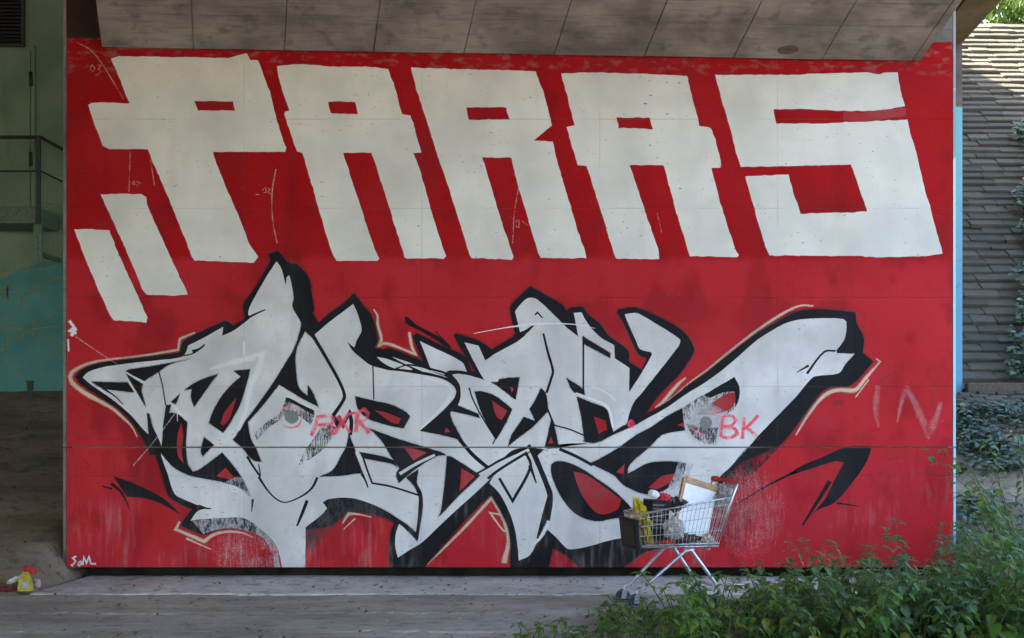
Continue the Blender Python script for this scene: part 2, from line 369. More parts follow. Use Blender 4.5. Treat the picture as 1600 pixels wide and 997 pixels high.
def stroke_quads(pts, w, smooth=True):
    pts = curve(pts, False, 55, 5) if smooth and len(pts) > 2 else pts
    n = len(pts); L = []
    ws = w if isinstance(w, (list, tuple)) else (w, w)
    tot = [0]
    for i in range(1, n): tot.append(tot[-1] + (Vector(pts[i])-Vector(pts[i-1])).length)
    for i, p in enumerate(pts):
        p = Vector(p); a = Vector(pts[max(i-1, 0)]); b = Vector(pts[min(i+1, n-1)])
        d1 = (p-a).normalized() if i > 0 else (b-p).normalized(); d2 = (b-p).normalized() if i < n-1 else d1
        t = d1+d2
        t = t.normalized() if t.length > .05 else d1
        nrm = Vector((-t.y, t.x)); c = max(.45, nrm.dot(Vector((-d1.y, d1.x))))
        u = tot[i]/max(tot[-1], 1e-6)*(len(ws)-1); k = min(int(u), len(ws)-2); wd = ws[k]+(ws[k+1]-ws[k])*(u-k)
        wd *= 1+.12*noise.noise(Vector((p.x*.2, p.y*.2, 1)))
        L.append((tuple(p+nrm*wd/2/c), tuple(p-nrm*wd/2/c)))
    return [(L[i][0], L[i+1][0], L[i+1][1], L[i][1]) for i in range(n-1)]
SOFT = ('ray', 'cream', 'hilite', 'pink', 'pinkfaint', 'chalk', 'white_fade', 'black_fade')
def fuzz(pts, w, smooth, mat):
    """stroke of a spray can: solid middle, edges that fade out"""
    q = stroke_quads(pts, w, smooth)
    if not any(M[k] == mat for k in SOFT): return q, None
    out = []; sf = []
    for a, b, c, d in q:
        A, B, C, D = (Vector(p) for p in (a, b, c, d))
        o = lambda P0, P1, t: tuple(P0.lerp(P1, t))
        for t0, t1, s0, s1 in ((-.28, .22, 0, 1), (.22, .78, 1, 1), (.78, 1.28, 1, 0)):
            out.append((o(A, D, t0), o(B, C, t0), o(B, C, t1), o(A, D, t1))); sf.append((s0, s0, s1, s1))
    return out, sf
def halo(name, loop, w, mat, layer):
    """faint overspray fading outwards from an outline"""
    n = len(loop); P_ = [Vector(p) for p in loop]
    ar = sum(P_[i-1].x*P_[i].y - P_[i].x*P_[i-1].y for i in range(n)); sg = 1 if ar > 0 else -1
    N = []
    for i in range(n):
        t = (P_[(i+1) % n]-P_[i-1]); t = t.normalized() if t.length > 1e-5 else Vector((1, 0)); N.append(Vector((t.y, -t.x))*sg)
    q = []; sf = []
    for i in range(n):
        j = (i+1) % n; q.append((tuple(P_[i]), tuple(P_[j]), tuple(P_[j]+N[j]*w), tuple(P_[i]+N[i]*w))); sf.append((1, 1, 0, 0))
    return sheet(name, None, mat, layer, strips=q, softs=sf)
def strokes(name, lines, mat, layer, label=None, smooth=True):
    if len(lines) == 1: q, sf = fuzz(*lines[0], smooth, mat); return sheet(name, None, mat, layer, label=label, strips=q, softs=sf)
    e = bpy.data.objects.new(name, None); e.location = (0, -.3, 0); link(e, pier); tag(e, label)
    for k, (pts, w) in enumerate(lines): q, sf = fuzz(pts, w, smooth, mat); sheet('stroke', None, mat, layer+.02*(k % 5), e, None, q, sf).matrix_parent_inverse = Matrix()
    return e

# --- white block letters ------------------------------------------------------------
LET = [
 ('first large white block letter, P shaped', [(173,91.5),(185.6,87.8),(288,89),(356,90.3),(385,82.8),(391,94),(402.5,94),(422.6,145.5),(431.3,185.6),(446.4,230.7),(445,237),(400,237),(332.3,237),(336,250),(356,300),(376,345.3),(390,383),(398.7,394),(403,401),(395,410.5),(351,408.5),(303.4,406.7),(299.7,400.5),(276,342.8),(263.3,310),(248.3,275),(237,250),(230.7,233),(170.5,233),(160.5,228),(148,195.6),(137.4,164.3),(143,160.5),(170.5,160),(201.9,161.8),(188,125.4)],
  [[(303.4,158),(363.6,158),(367.4,172.5),(309.7,172.5)]]),
 ('second large white block letter, A shaped', [(432,102.8),(470,99.8),(520.4,104),(575.5,104),(607,107.8),(618,140.4),(628,178),(640.8,180.6),(645.8,190.6),(650.8,213),(657.8,238),(645.8,240),(650.8,250),(660.8,282.6),(675.9,335),(691,385.4),(696.7,400.5),(693.4,404),(635.7,403.5),(632,400.5),(610.7,332.8),(598,292.6),(584.3,250),(580,238.7),(536.7,238.7),(540,252),(555.5,300),(570.5,345.3),(583,383),(592.4,404),(589.3,407.5),(525.4,407.5),(520.4,400.5),(500,335),(485,280),(475.2,250),(472.7,238),(464,237),(455,210.7),(444,178),(445,174.3),(452,172.5),(437.6,130.4)],
  [[(511.6,158.5),(555,158.5),(559,178.6),(516.6,176.8)]]),
 ('third large white block letter, R shaped', [(642,105.3),(726,107.8),(800,109.6),(837.6,111.6),(838.9,117.9),(850,145.5),(862.7,195.6),(834,219.4),(864,221),(870,250),(890.3,317.7),(902.8,360.3),(914,391.7),(916.6,403),(845,403),(841,395.5),(822.6,332.8),(810,292.6),(802.5,262.5),(798.7,245.8),(753.6,245.8),(755,250),(771,305),(786,352.8),(798.7,390.4),(802.5,400.5),(800,405.5),(737.3,403),(733.5,398),(713.5,332.8),(698.4,285),(686,250),(683.4,243),(665.8,185.6),(650.8,140.4)],
  [[(728,167.5),(791,167.5),(796,186.8),(732.3,186.8)]]),
 ('fourth large white block letter, A shaped', [(876.5,114),(925.4,112.9),(1000.6,114.9),(1073.4,117.9),(1080.9,148),(1093.4,196.9),(1111,199.4),(1117.2,215.7),(1126,250),(1127.3,257.5),(1126,261.3),(1112.2,262.5),(1123.5,307.7),(1138.6,357.8),(1148.6,389.2),(1154.9,398),(1152.3,401.7),(1078.4,400),(1070.8,377.9),(1055.8,327.7),(1037,258),(984.3,258),(998,300),(1013.2,345.3),(1029.5,393),(1030,405),(963,404.2),(960.5,400.5),(940.4,332.8),(930.4,302.7),(916.6,258.8),(902.8,257.5),(892.8,225.7),(885.3,198),(897.8,195.6),(887.8,155.5)],
  [[(963.5,183.6),(1015.7,183.6),(1020.2,201.9),(966.8,199.4)]]),
 ('fifth large white block letter, S shaped', [(1117.2,116.6),(1200,116.6),(1237.6,116.6),(1300,114),(1350.5,112.9),(1375.5,115.9),(1380.6,112.9),(1403,112.9),(1407,140.4),(1414.4,165.5),(1375.5,173),(1310.3,173),(1260,170),(1208.8,170.5),(1212.5,192.6),(1275,192.6),(1418,186.8),(1434.5,250),(1442,282.6),(1460.8,350.3),(1473.4,395.5),(1445.8,400.5),(1400.6,401.7),(1353,401.7),(1348,400),(1202.5,399.2),(1196.2,385.4),(1181.2,335.3),(1165,275),(1232.6,272.6),(1241.4,305),(1251.4,334),(1355.5,330.3),(1348,310.2),(1330.4,257),(1200,260),(1158.6,260.5),(1153.6,248.3),(1136,183),(1123.5,140.4)], []),
 ('longer slanted white bar left of the block letters', [(156.7,304),(190.6,302),(220.7,303.4),(228.2,307.7),(230.7,322.7),(258.3,385.4),(293.4,459.4),(270.8,462),(228.2,460),(223.2,454.4),(195.6,388),(183,360.3)], []),
 ('shorter slanted white bar nearest the left wall edge', [(115.4,357.8),(140.4,357.8),(170.5,360.3),(185.6,398),(213,458),(230,495.6),(228,504.6),(212.9,502),(176.7,500.8),(173.7,497),(155.5,458),(125.4,385.4)], []),
]
for lb, o, h in LET: poly('painted_letter' if 'letter,' in lb else 'painted_bar', o, M['white'], 0, h, 1.5, False, lb)

# --- the silver piece -----------------------------------------------------------------
BK = [(117.3,589),(125.6,579),(145,570),(175,564),(205,561),(250.5,555),(280.6,550.5),(282.8,540.7),(286.6,533),(310.7,519.7),(352.3,500.6),(364.4,508),(382.4,498.3),(379.4,478.8),(383.2,470.5),(398,450),(416,420),(422,406.6),(418.6,396.8),(434.4,392.3),(452.4,411.8),(463,412.6),(482.5,434.4),(487,460),(490.8,486.3),(487,487.8),(497.6,504.4),(515.6,489),(539.7,471),(552.5,457.7),(570,480),(580.6,493.5),(589.7,531),(585,543),(600,546),(607.7,544),(660.4,564),(645.3,525),(651.3,520.6),(690.5,540),(727.3,558),(735.6,579),(743,581),(720.6,544.7),(709.3,523.6),(713,521.4),(747.6,532.7),(768.7,546),(805.5,524.3),(797.2,483.6),(800.2,474.6),(828.8,446.8),(854.4,461.8),(878.4,476),(885.2,486),(890.5,481.4),(910,479),(919,491),(938.6,507),(950.7,524),(981.4,547.5),(982.9,565.5),(1003,578),(1010.7,560),(998,553.5),(989.7,539),(974.6,504.6),(964,487.3),(967.8,483.5),(992.7,480.5),(1024,492.6),(1068,518),(1084.5,543.7),(1081.4,555.8),(1060.4,586),(1030,617.5),(1009,646),(1024,639.7),(1045,626),(1075,602.4),(1105.5,581),(1140,553),(1185,519.7),(1224,497),(1245,486.6),(1268,483.5),(1298,484),(1337,488),(1338.6,504.6),(1350,527),(1348.4,551),(1365,564.8),(1331,601),(1298,605.4),(1280.6,617),(1234.8,679),(1218,696),(1195,707),(1150,730),(1110,790),(1060,840),(1046,852.5),(1006,863.5),(975,883),(904,881),(880,864.6),(864,856.6),(858,883),(797,883),(798,853),(794,824),(782,798.7),(768.5,775.4),(764,776),(728,812),(698,845),(664.7,883.5),(608.4,884),(610,833),(616.7,816.7),(592.6,806),(562.5,800),(541,801),(535,807.7),(516,822),(470,830),(425,850),(400,833),(378,827),(355.6,825),(333,829),(318,835.5),(282,821),(285,815),(300,795.7),(280,786.6),(265,776),(257.8,759.6),(253,742),(243,711),(235,711),(229.4,698),(208,663),(190,643.6),(160,622.6),(125.6,600)]
halo('overspray', curve(BK), 4.0, M['overspray'], .9)
poly('graffiti_outline', BK, M['black'], 1, label='black outline and shadow of the silver graffiti')
SA = [(128.6,589.6),(137.6,581.3),(160.2,573.8),(184.3,570),(220.4,565.5),(250.5,562.5),(282.8,558),(290.3,550.5),(293.3,540),(315,529.4),(348.6,510.4),(347,524.7),(365,516.4),(390,497.6),(387.7,487),(398.2,463.7),(416.3,432),(432,408),(438.9,418.6),(442.6,430.6),(446.4,446),(447.5,433),(451.7,429.9),(455.4,444.2),(458.4,465.2),(456.2,478.8),(464.4,493.8),(470.5,506),(476.5,518),(487,525),(490,524),(512.6,504.4),(536.7,486.3),(551.7,475),(557.7,488),(564.8,516),(558,530),(553.5,543),(542.3,534),(550.5,547.7),(565.6,561),(580,571),(606,578),(624,580),(645,583),(668,587),(690,592),(704,599),(711.5,608),(712.3,615.4),(708.5,623.5),(690.5,643),(668,662.7),(655.9,673.2),(699.5,682),(717.6,687.5),(732,706),(750,721),(762,732),(780,722),(823,697),(830,700),(846,744),(857,772),(849,804),(842,838),(828,867),(810.7,876),(809,857),(804.6,827),(795.6,800),(780.6,771.6),(764.8,755),(771.5,743),(743,770),(713,797),(684,824),(660,847),(639,860),(621.8,871),(618,857),(618,836),(625,815),(610.7,803),(588,791),(558,780),(535,777.6),(514,780),(504,785),(511,794),(504,803),(477.5,824),(476.7,884.5),(440.6,884.5),(433,856),(419.6,838),(407.5,827),(394.7,816.7),(376.7,809),(340.6,810),(310.5,812),(297.7,813.7),(307.5,800),(322.5,794),(310.5,790),(288,780.6),(272.8,771.6),(262,740),(252,712.8),(252.5,698),(238,666),(229.5,645),(232.4,679.7),(226,673.7),(205,649.7),(175,624),(140.6,600)]
SR = [(725.8,535),(747.6,540),(758.2,563.5),(773,553),(806,535),(822,523),(813,519.7),(804.7,486.6),(812,477),(824,466),(836,466),(844,471.6),(868,494),(884.5,510.7),(903.5,526),(900,507),(896.5,489),(908.5,488),(919,506),(937,526),(959.7,539),(961,560),(983.6,575),(983,613),(1000,587),(1010.7,569),(1019,554),(1017.5,550.5),(1000,545),(994,533),(982,506),(976,491),(992.7,488.8),(1000,491),(1045,518),(1060,528),(1063.4,531.7),(1060.4,540.7),(1030,580),(1000,617.5),(991,627.6),(983.6,645.7),(977.6,663.7),(959.6,675),(940,690),(913,694),(873,699),(850,702),(828,699),(800,704),(780,722),(762,732),(750,721),(732,706),(717.6,684),(702.5,646),(716,632),(720,614),(716,605),(712,597),(703,587),(713,584),(729.6,586),(745,590),(757,594),(750.7,583.8),(734,552)]
SS = [(872,695),(913,692.5),(928,693.5),(940,688),(970,674),(991,665),(1015,652),(1045,635),(1075,614),(1099.5,599.4),(1125,581),(1150.6,560),(1185,530),(1224,507),(1245,500),(1268,497.8),(1298,497),(1317.6,498.6),(1322.8,502.4),(1322.8,516.6),(1319,531.7),(1307,547.5),(1308,552),(1335.6,552.8),(1322,568),(1310.8,583),(1274,588),(1266,593.4),(1243.8,620),(1186.7,679),(1172,696),(1141,730),(1124,746.5),(1115,775),(1070,800),(1040,825),(1000,838),(960.6,842.5),(924.5,852.5),(892.4,858.6),(884,855.6),(868,838.5),(854,826.5),(860,810),(864,774),(858,756),(846,726),(840,712),(850,703)]
for pts, lb in ((SA, 'silver spray letters at the left of the graffiti'), (SR, 'silver spray letters in the middle of the graffiti'), (SS, 'silver spray letter S at the right of the graffiti')):
    poly('silver_fill', pts, M['silver'], 2, label=lb)
for pts in ([(588,557.5),(604,560.5),(632,571),(645,576.5),(640,578.8),(618,576),(600,568)], [(612,557.5),(638,566),(669,578),(692,587),(700,590),(668,583.5),(646,574),(636,570)],
            [(655.9,532.7),(671,540),(722,566),(729.6,580.8),(713,578.6),(699.5,580),(694,586),(674,579.5),(665,555)]):
    poly('silver_fill', pts, M['silver'], 2)
BI = [
 [(194.8,580.6),(203.8,576.8),(244.4,570.8),(298.6,560.3),(265.5,569.3),(247.5,581.3),(235.4,588.9),(225,595.5)],
 [(196,583),(222.6,600),(221,611),(223.4,620),(227.5,636.5),(214,613.5),(204,597)],
 [(142,596.4),(199.3,597.5),(210,613.5),(188,611),(160,607)],
 [(229.4,645),(233,646),(243,684),(253,700),(250,712),(241,712),(232,680),(231,665)],
 [(287,610),(300,600.5),(320,590.5),(341,584),(330,598),(320,612),(303.5,636),(298.5,624),(299,608)],
 [(364,579.5),(391,577),(385,601),(374,634),(360,660),(348.5,676.5),(326,661),(335,637),(353,610),(376,588)],
 [(266.3,628.6),(281.3,614.3),(274.5,632.4)],
 [(259,633),(267,632),(264,645),(276.8,646.6),(292.6,660),(290.5,690),(291,705),(294,726),(301.6,737),(311,734),(330,720),(347,707),(360,722),(377,745),(386,762),(391,776),(372.7,761),(350,753.8),(322,748.5),(295.6,743),(272,731),(258,716),(252,707),(253.5,684),(255,663)],
 [(318.2,682.8),(334,694.8),(316.7,713.6),(313.7,703.8)],
 [(467.5,520),(470.5,505),(480,512),(490,521),(487,527),(476.5,518),(465.2,540),(461.4,557.6),(465.2,601),(470.5,610),(480.2,618),(481,601),(490,616),(497.6,636),(470.5,622),(435.9,601),(410,634),(387,660),(392,686),(399.7,700),(408.8,722),(395,719),(378.7,700.4),(363.6,687.6),(375.7,670),(383,658),(410,622),(431,591),(448,563.6),(460,542.6)],
 [(545,677),(550,690),(556,706),(567,739.5),(555,740.5),(530,744),(499,745),(520,734),(534,710),(541,697)],
 [(554.3,619),(583,625.8),(612,632.6),(633.3,643),(640.8,650.6),(630.3,669.4),(610.7,665.7),(591.2,660.4),(576,655),(559.6,640)],
 [(575,668.5),(603,679),(635,690),(665,699),(690,707),(697,711),(683,713),(655,729),(637,743),(623,755),(619,742),(624,731),(612,715),(600,695),(585,677)],
 [(561,706),(612,717.5),(623,731),(612,725),(568,715.5)],
 [(634,746),(654,733),(652,757),(660,776),(655,778),(647,760)],
 [(698,712.5),(706,714),(750.5,742.5),(735,758),(720,771.5),(693,800),(684,809),(689,797),(694.5,755)],
 [(655.9,673.5),(672,660),(690.5,643),(704,636),(704,650),(712,668),(722,686),(726,694),(717.6,687.5),(685,679)],
 [(713,632.6),(747.6,646.9),(749.9,653.6),(728,647.5),(705.5,643)],
 [(741.5,612),(752,611.5),(770,616.6),(788,628.7),(800.2,639.2),(791,660.3),(775.4,687),(758,657.3),(747.5,633)],
 [(767,597),(777.6,597),(780,592.6),(794,590.3),(812.2,589.6),(805.5,625),(779,604.6)],
 [(845.3,606),(852.9,615),(857,642.2),(851.3,648.2),(830.3,669.3),(807.7,685.9),(793,698),(800.2,678.3),(812.2,660.3),(818.2,651.3),(835.5,657.3),(827.3,639.2),(836.3,624.2)],
 [(861.9,652.8),(866.4,664.8),(873.5,700),(851,700)],
 [(884.5,590),(911,608),(914.5,619),(896,612)],
 [(901,619.5),(925,629),(947.6,639),(953,655),(958.5,675),(978,663.5),(1000,660),(991,665),(970,674),(940,688),(928,692),(913,690.5),(908.5,654)],
 [(911.5,525.8),(953.7,551.4),(953.7,559.5),(912.3,537.8)],
 [(586,790),(610,802.5),(650,832),(652,846),(645,838),(624,818.5),(614,817)],
 [(921,724),(940,715),(970,697),(994,680),(1018,666.7),(1045,648.7),(1066,638),(1068,655),(1071,672.8),(1036,679),(1016.7,697),(1006,706),(983.6,727),(981,740),(991,735),(1012,724),(1036,721),(1060,721.7),(1072,724),(1066,744),(1028,771),(1002,771),(973,757),(960.6,744)],
 [(861.3,726),(868.3,721),(884.4,722),(908.4,732),(932.5,748),(960.6,768),(985,792),(990,802),(978,808),(958.6,810.4),(936.5,814.4),(916.5,811.4),(896.4,800.4),(880.3,782),(868.3,760),(861,738)],
]
for pts in BI: poly('graffiti_outline', pts, M['black'], 3); halo('overspray', curve(pts), 2.4, M['overspray2'], 2.6)
poly('graffiti_outline', [(1066,638),(1090,621.6),(1120,606.5),(1147.6,589),(1155,603),(1155.5,620),(1149,637),(1135,648),(1120,640),(1100,655),(1068,655)], M['black_worn'], 3.2, label='scrubbed black eye of the letter S')
poly('graffiti_outline', [(1100,617),(1147.6,589),(1155,603),(1155.5,620),(1149,637),(1148,612),(1130,613),(1110,622)], M['black'], 3.4)
RI = [[(369,622),(358,655),(349,665),(344,662),(352,642)], [(283,660),(286,680),(284,705),(287,724),(278,712),(277,682)], [(352.3,731),(338,744),(371,752)],
 [(585,640.8),(607.7,646),(626.5,654.4),(622.8,662),(613.7,661),(600.2,652)], [(629,696),(667,707),(646,719.5)], [(721,732),(742,744),(718,768)],
 [(697,668),(704,675),(694,676)], [(768.6,625.7),(792.7,642.2),(783.6,656.5),(776,651)], [(861,682),(865,693),(857,693)], [(928,651),(946,657),(949,671),(935.6,677.6)],
 [(896.4,737),(916.5,742),(940.5,758),(970.7,780),(966,795),(955,801),(940.5,803.4),(928.5,798.4),(912.5,778.3),(902.4,758)], [(963,738),(976,725),(974,741)],
 [(1013,762),(1035,744),(1055,740),(1052.6,748.7),(1028,764)], [(1148,613),(1132,617),(1108,634),(1088,648),(1120,646),(1140,640),(1149,628)], [(1058,664),(1069,660),(1068,667)], [(797,605),(803,607),(800,614)]]
for pts in RI: poly('red_accent', pts, M['redspray'], 4)
strokes('graffiti_line', [([(488,523),(510,560),(530,596),(538,617),(536,626),(520,650)], (6,5,5,6)), ([(386,713),(395,728),(407,745)], (4,3)), ([(528,650),(536,664),(546,645),(549,660),(547,680)], (7,6,6)),
  ([(520,650),(530,668)], (6,7)), ([(566,711),(574,735),(581.5,755),(610,760),(655,774)], (3,3,3)), ([(565,740),(571,750),(575,762)], (5,2)), ([(645,750),(657.5,777),(651,844)], (5,7,5)),
  ([(717,686),(740,712),(762.5,731)], 6), ([(745,740),(763,730),(780,720),(828,697.5)], (3,4,4)), ([(780,747),(801,783),(829,729),(822,708),(780,734),(762,748)], 4.5), ([(828,727),(838,755)], (6,2)),
  ([(826,695),(842,730),(858,772),(857,780),(850,806),(840,842)], (5,6,6,7,4)), ([(849,521),(856,550),(864,580),(861,592),(854,614)], (3,4,4,4)), ([(856,640),(866,665)], (3,3)), ([(866,664.5),(890,671),(914,681)], 2.4),
  ([(911.5,525),(911.5,612)], 2.8), ([(804,527),(822,518),(836,506)], (8,6,2)), ([(703,586),(713,597),(717,608),(714,622),(703,638)], 5), ([(733,606),(738,622),(752,650),(774,685),(770,694)], (2.5,2,2)),
  ([(582.5,571),(584,624)], 2.2), ([(247.5,580),(253,600),(258.5,633)], 2), ([(300,549),(310,546),(320,538)], (5,2)), ([(286,556),(302,552),(318,541)], (2,2)), ([(385,497.5),(400,490),(414,484)], (4,2)), ([(160,607),(178,618),(192,632)], (3,1.5)),
  ([(1306,548),(1288,550),(1261,584)], (3,3,4)), ([(1264,571),(1245,582)], (4,1)), ([(874,701.5),(900,713),(926,727)], (5,5)), ([(697,584),(690,581),(640,570),(618,576)], (4,3,2)), ([(620,577),(668,584),(692,590)], (3,4,4)),
  ([(836,492),(840,488),(848,497)], (3,2)), ([(404,745),(418,766),(432,780),(446,785),(470,776),(487,763),(496,746)], (4,2.5,2,3,4)), ([(480,782),(473,800),(464,822)], (5,5,3)), ([(395,780),(393,800)], (4,1)),
  ([(446,624),(452,625),(490,645)], (6,5,7)), ([(330,795),(322,794),(310,790)], (2,4)), ([(820,712),(836,700)], 2), ([(407,742),(404,725)], 2)], M['black'], 5, 'black dividing lines across the silver graffiti')
strokes('silver_fill', [([(624.5,740.5),(650,725),(679.5,711)], (5,4)), ([(196,581.5),(224,598)], 2.2), ([(201,596),(212,614)], 2), ([(556,706),(568,735),(577,757)], (3,4))], M['silver'], 5.5)
poly('scrubbed_patch', [(446,624),(452,624),(492,646),(486,665),(470,652),(455,645),(440,655),(420,668),(401,688),(397,676),(416,660),(436,646)], M['black_worn'], 6)
poly('scrubbed_patch', [(506,660),(530,669),(518,684),(511,695),(497,709),(480,720),(466,728),(474,708),(490,685)], M['black_worn'], 6)
poly('scrubbed_patch', [(478,824),(504,803),(512,794),(514,781),(535,777.6),(565,782),(600,797),(616,817),(592.6,806),(562.5,800),(541,801),(520,822),(505,839),(487,859),(479,861)], M['black_worn'], 5.8, label='scrubbed black shadow beside the silver drip')
poly('scrubbed_patch', [(300,814),(340,810),(376,809),(395,817),(419,838),(432,857),(438,884),(429,884),(424,862),(410,840),(380,828),(356,825),(333,829),(318,835)], M['grey_worn'], 5.8)
poly('scrubbed_patch', [(352,753),(372,745),(384,750),(392,778),(373,761)], M['grey_worn'], 6)
poly('scrubbed_patch', [(1066,640),(1095,625),(1132,640),(1145,655),(1132,690),(1100,702),(1072,697),(1068,672)], M['plughaze'], 6.2, label='pale scrubbed patch round the right mortar plug')
poly('scrubbed_patch', [(1072,662),(1100,668),(1122,668),(1118,695),(1100,692),(1082,680)], M['black_worn'], 6.4)
poly('scrubbed_patch', [(1172,697),(1219,697),(1190,728),(1165,752),(1140,778),(1122,800),(1110,790),(1124,747),(1141,730)], M['black_worn'], 6, label='scrubbed black edge at the foot of the letter S')
poly('scrubbed_patch', [(1125,735),(1200,715),(1235,745),(1225,860),(1180,880),(1130,870),(1120,800)], M['drip'], 6.3, label='pale streaks of paint running down behind the trolley')
poly('scrubbed_patch', [(1060,722),(1084,725),(1066,760),(1040,768),(1052,745)], M['grey_worn'], 6)
poly('scrubbed_patch', [(320,825),(432,828),(440,884),(320,884)], M['drip2'], 6.1)
strokes('cream_halo', [([(304.6,519.7),(280.6,529.4),(278.3,546.7),(242.9,552.8),(205.3,558),(167.7,562.5),(137.6,568.5),(114,580),(108.5,589),(113,599),(134.6,615.5),(155.7,627),(175,638),(190,651),(206,667),(214,683)], (3,3.5,3,3,4,6,6,4,1.5)),
  ([(583.6,483),(589.7,493.5),(590,507),(595.7,530),(592,540),(600,536.5),(615,540),(649.5,554),(644,543),(639.3,519)], (1.5,4,4,4,3,4,4)), ([(1072,590),(1060,600),(1036,628),(1024,637)], (2,5,5,2)), ([(1024,637),(1045,625),(1075,600),(1105,578),(1140,549.7),(1185,515),(1224,489.6),(1251,477.5),(1271,478)], (1.5,2.2,3,3.5,4,2)),
  ([(1368.7,560),(1375.5,565),(1350.7,593.4),(1336,609.5),(1313,609),(1296.5,613),(1281,625),(1262,650),(1244,680)], (1.5,4,6,5,4,2)), ([(1358,593),(1337,621)], (2,1.5)), ([(281,815),(274.4,827),(318.7,846),(333,836),(352.6,831),(378,832.5),(396,840)], (3,5,5,4,3,1)), ([(291,841),(330,858.5)], (3,1)),
  ([(580,808),(560,803.5),(545,802),(535,818)], (1,2,5,1.5)), ([(555,810),(537,827)], (2,1)), ([(668,882),(690,860),(725,825),(768,778),(781,800),(792,828),(794.5,850),(789,872),(788,880)], (1,3,4,4,4,5,8)), ([(785,805),(765.5,801),(786.6,829),(794,830)], 2.5), ([(352,731),(366,746),(372,752)], 2), ([(340,744),(358,748)], 2),
  ([(934,657),(941,660),(944,669),(938,668)], (6,6,5))], M['cream'], .6, 'cream halo line round the graffiti', True)
strokes('white_highlight', [([(328,577),(365,566),(408,555),(404,575),(392,600),(384,640),(372,672)], (4,7,10,9,7,5)), ([(664,591),(690,597),(703,605),(705,616),(694,633),(676,652),(656,671)], (2,4,6,5,2)), ([(381,533),(381,556)], 3), ([(900,614),(930,626),(950,637),(958,668)], (2,4,3)), ([(925,604),(945,612),(962,626)], 1.5),
  ([(276,641),(268,633)], (6,1)), ([(276,641),(288,650)], (7,1)), ([(276,632),(277,658)], (1,6,1)), ([(842,500),(841,516)], (1,9,1)), ([(740,521),(790,512),(842,506),(900,507),(930,513)], (.8,1.2,4,1.6,.8)),
  ([(858,814),(846,838),(835,850)], (5,5,3))], M['hilite'], 6.6, 'white highlights on the silver letters')
strokes('graffiti_line', [([(173.5,755),(190,770),(203.6,798)], (5,4,1)), ([(160,759.6),(175,764)], (2,3)), ([(680,517.6),(692,530),(705,543)], (2,2,1.5)), ([(1297,752),(1254,821)], (8,3)), ([(1308,786),(1342,791)], (4,1)), ([(1244,736),(1190,764),(1148,790)], (4,3,1))], M['black'], 1.2)
for pts in ([(176.6,743.8),(205,753.5),(238,768.6),(257.8,780.6),(284,805.5),(253,788),(227.7,779),(197.6,776),(187,759.6)], [(631.8,495),(636.3,494.3),(652.8,508.6),(684.5,525),(705.5,543.2),(701,544),(675.4,528),(654.4,516),(634.8,505.6)],
            [(1324,698),(1362.5,697),(1355,720),(1336,749),(1304.7,785),(1278,797),(1262,812),(1290,778),(1302,753.7),(1319,722.4),(1304.7,721),(1268.6,732),(1234.8,743),(1244.5,732),(1287.8,713)]):
    poly('graffiti_arrow', pts, M['black'], 1.2)
# --- tags, chalk, plugs ----------------------------------------------------------------
strokes('pink_tag', [([(486,681),(492,668),(496,652),(515,649),(520,655),(518,668),(521,678)], 5.5), ([(495,664),(517,664)], 5), ([(522,679),(532,664),(545,646)], 5), ([(527,650),(538,664),(547,676)], 5), ([(543,647),(556,645)], 4), ([(560,644),(557,660),(556,676)], 7), ([(557,646),(569,640),(575,647),(571,655),(560,659)], 5), ([(562,660),(569,668),(577,677)], 7)], M['pink'], 7, 'pink sprayed letters beside the left mortar plug')
strokes('pink_tag', [([(1130,650),(1128,668),(1127,683)], 4.5), ([(1130,651),(1144,650),(1150,657),(1143,665),(1130,666)], 4.5), ([(1131,666),(1148,670),(1152,678),(1142,684),(1128,683)], 5), ([(1163,652),(1162,668),(1160,686)], 5), ([(1185,649),(1175,660),(1163,670)], 5), ([(1165,667),(1176,676),(1186,687)], 5.5)], M['pink'], 7, 'pink sprayed letters beside the right mortar plug')
poly('pink_dot', [(986+5.5*math.cos(a*.6283), 662.5+7*math.sin(a*.6283)) for a in range(10)], M['pink'], 7, label='small round pink spray dot')
def ring(cx, cy, r, n=14): return [(cx+r*math.cos(2*math.pi*k/n), cy+r*math.sin(2*math.pi*k/n)) for k in range(n+1)]
strokes('pink_ring', [(wobble(ring(455, 652, 17), 3.5, 4, 2.0, False), (1.5, 3, 1, 2.5, 3.5, 1.5))], M['pinkfaint'], 7.1); strokes('pink_smear', [([(1078,668),(1092,676),(1102,680)], (1,3,2)), ([(1112,648),(1124,645),(1132,650)], (2,3,1)), ([(1100,684),(1101,694)], (2,1))], M['pinkfaint'], 7.1)
poly('mortar_plug', ring(455.5, 651.5, 10.5)[:-1], M['plug'], 7.6, amp=1.2, label='round grey mortar plug in the left half of the wall')
poly('mortar_plug', ring(1103, 661, 10)[:-1] , M['plug'], 7.6, amp=1.5, label='round grey mortar plug in the right half of the wall')
strokes('white_tag', [([(119,869),(114,872),(118,877),(113,884),(111,882)], 2.5), ([(122,880),(126,877),(128,880),(124,884),(121,882)], 2.2), ([(129,883),(131,871),(135,880),(139,870),(142,881)], 2.6), ([(142,881),(150,881)], 2.2)], M['hilite'], 7, 'small white marker tag in the lower left corner')
strokes('white_tag', [([(108,501),(116,512),(109,517),(119,521)], 4), ([(111,525),(118,513)], 5), ([(106,530),(107,549)], 2.5)], M['hilite'], 7, 'small white paint blot at the left wall edge')
strokes('white_scrawl', [([(1372,602),(1369,640),(1374,668)], (6,8,4)), ([(1402,660),(1410,625),(1418,607),(1430,630),(1451,678),(1462,655),(1471,628)], (3,6,8,9,9,5))], M['white_fade'], .3, 'faded white N shaped scrawl near the right wall edge')
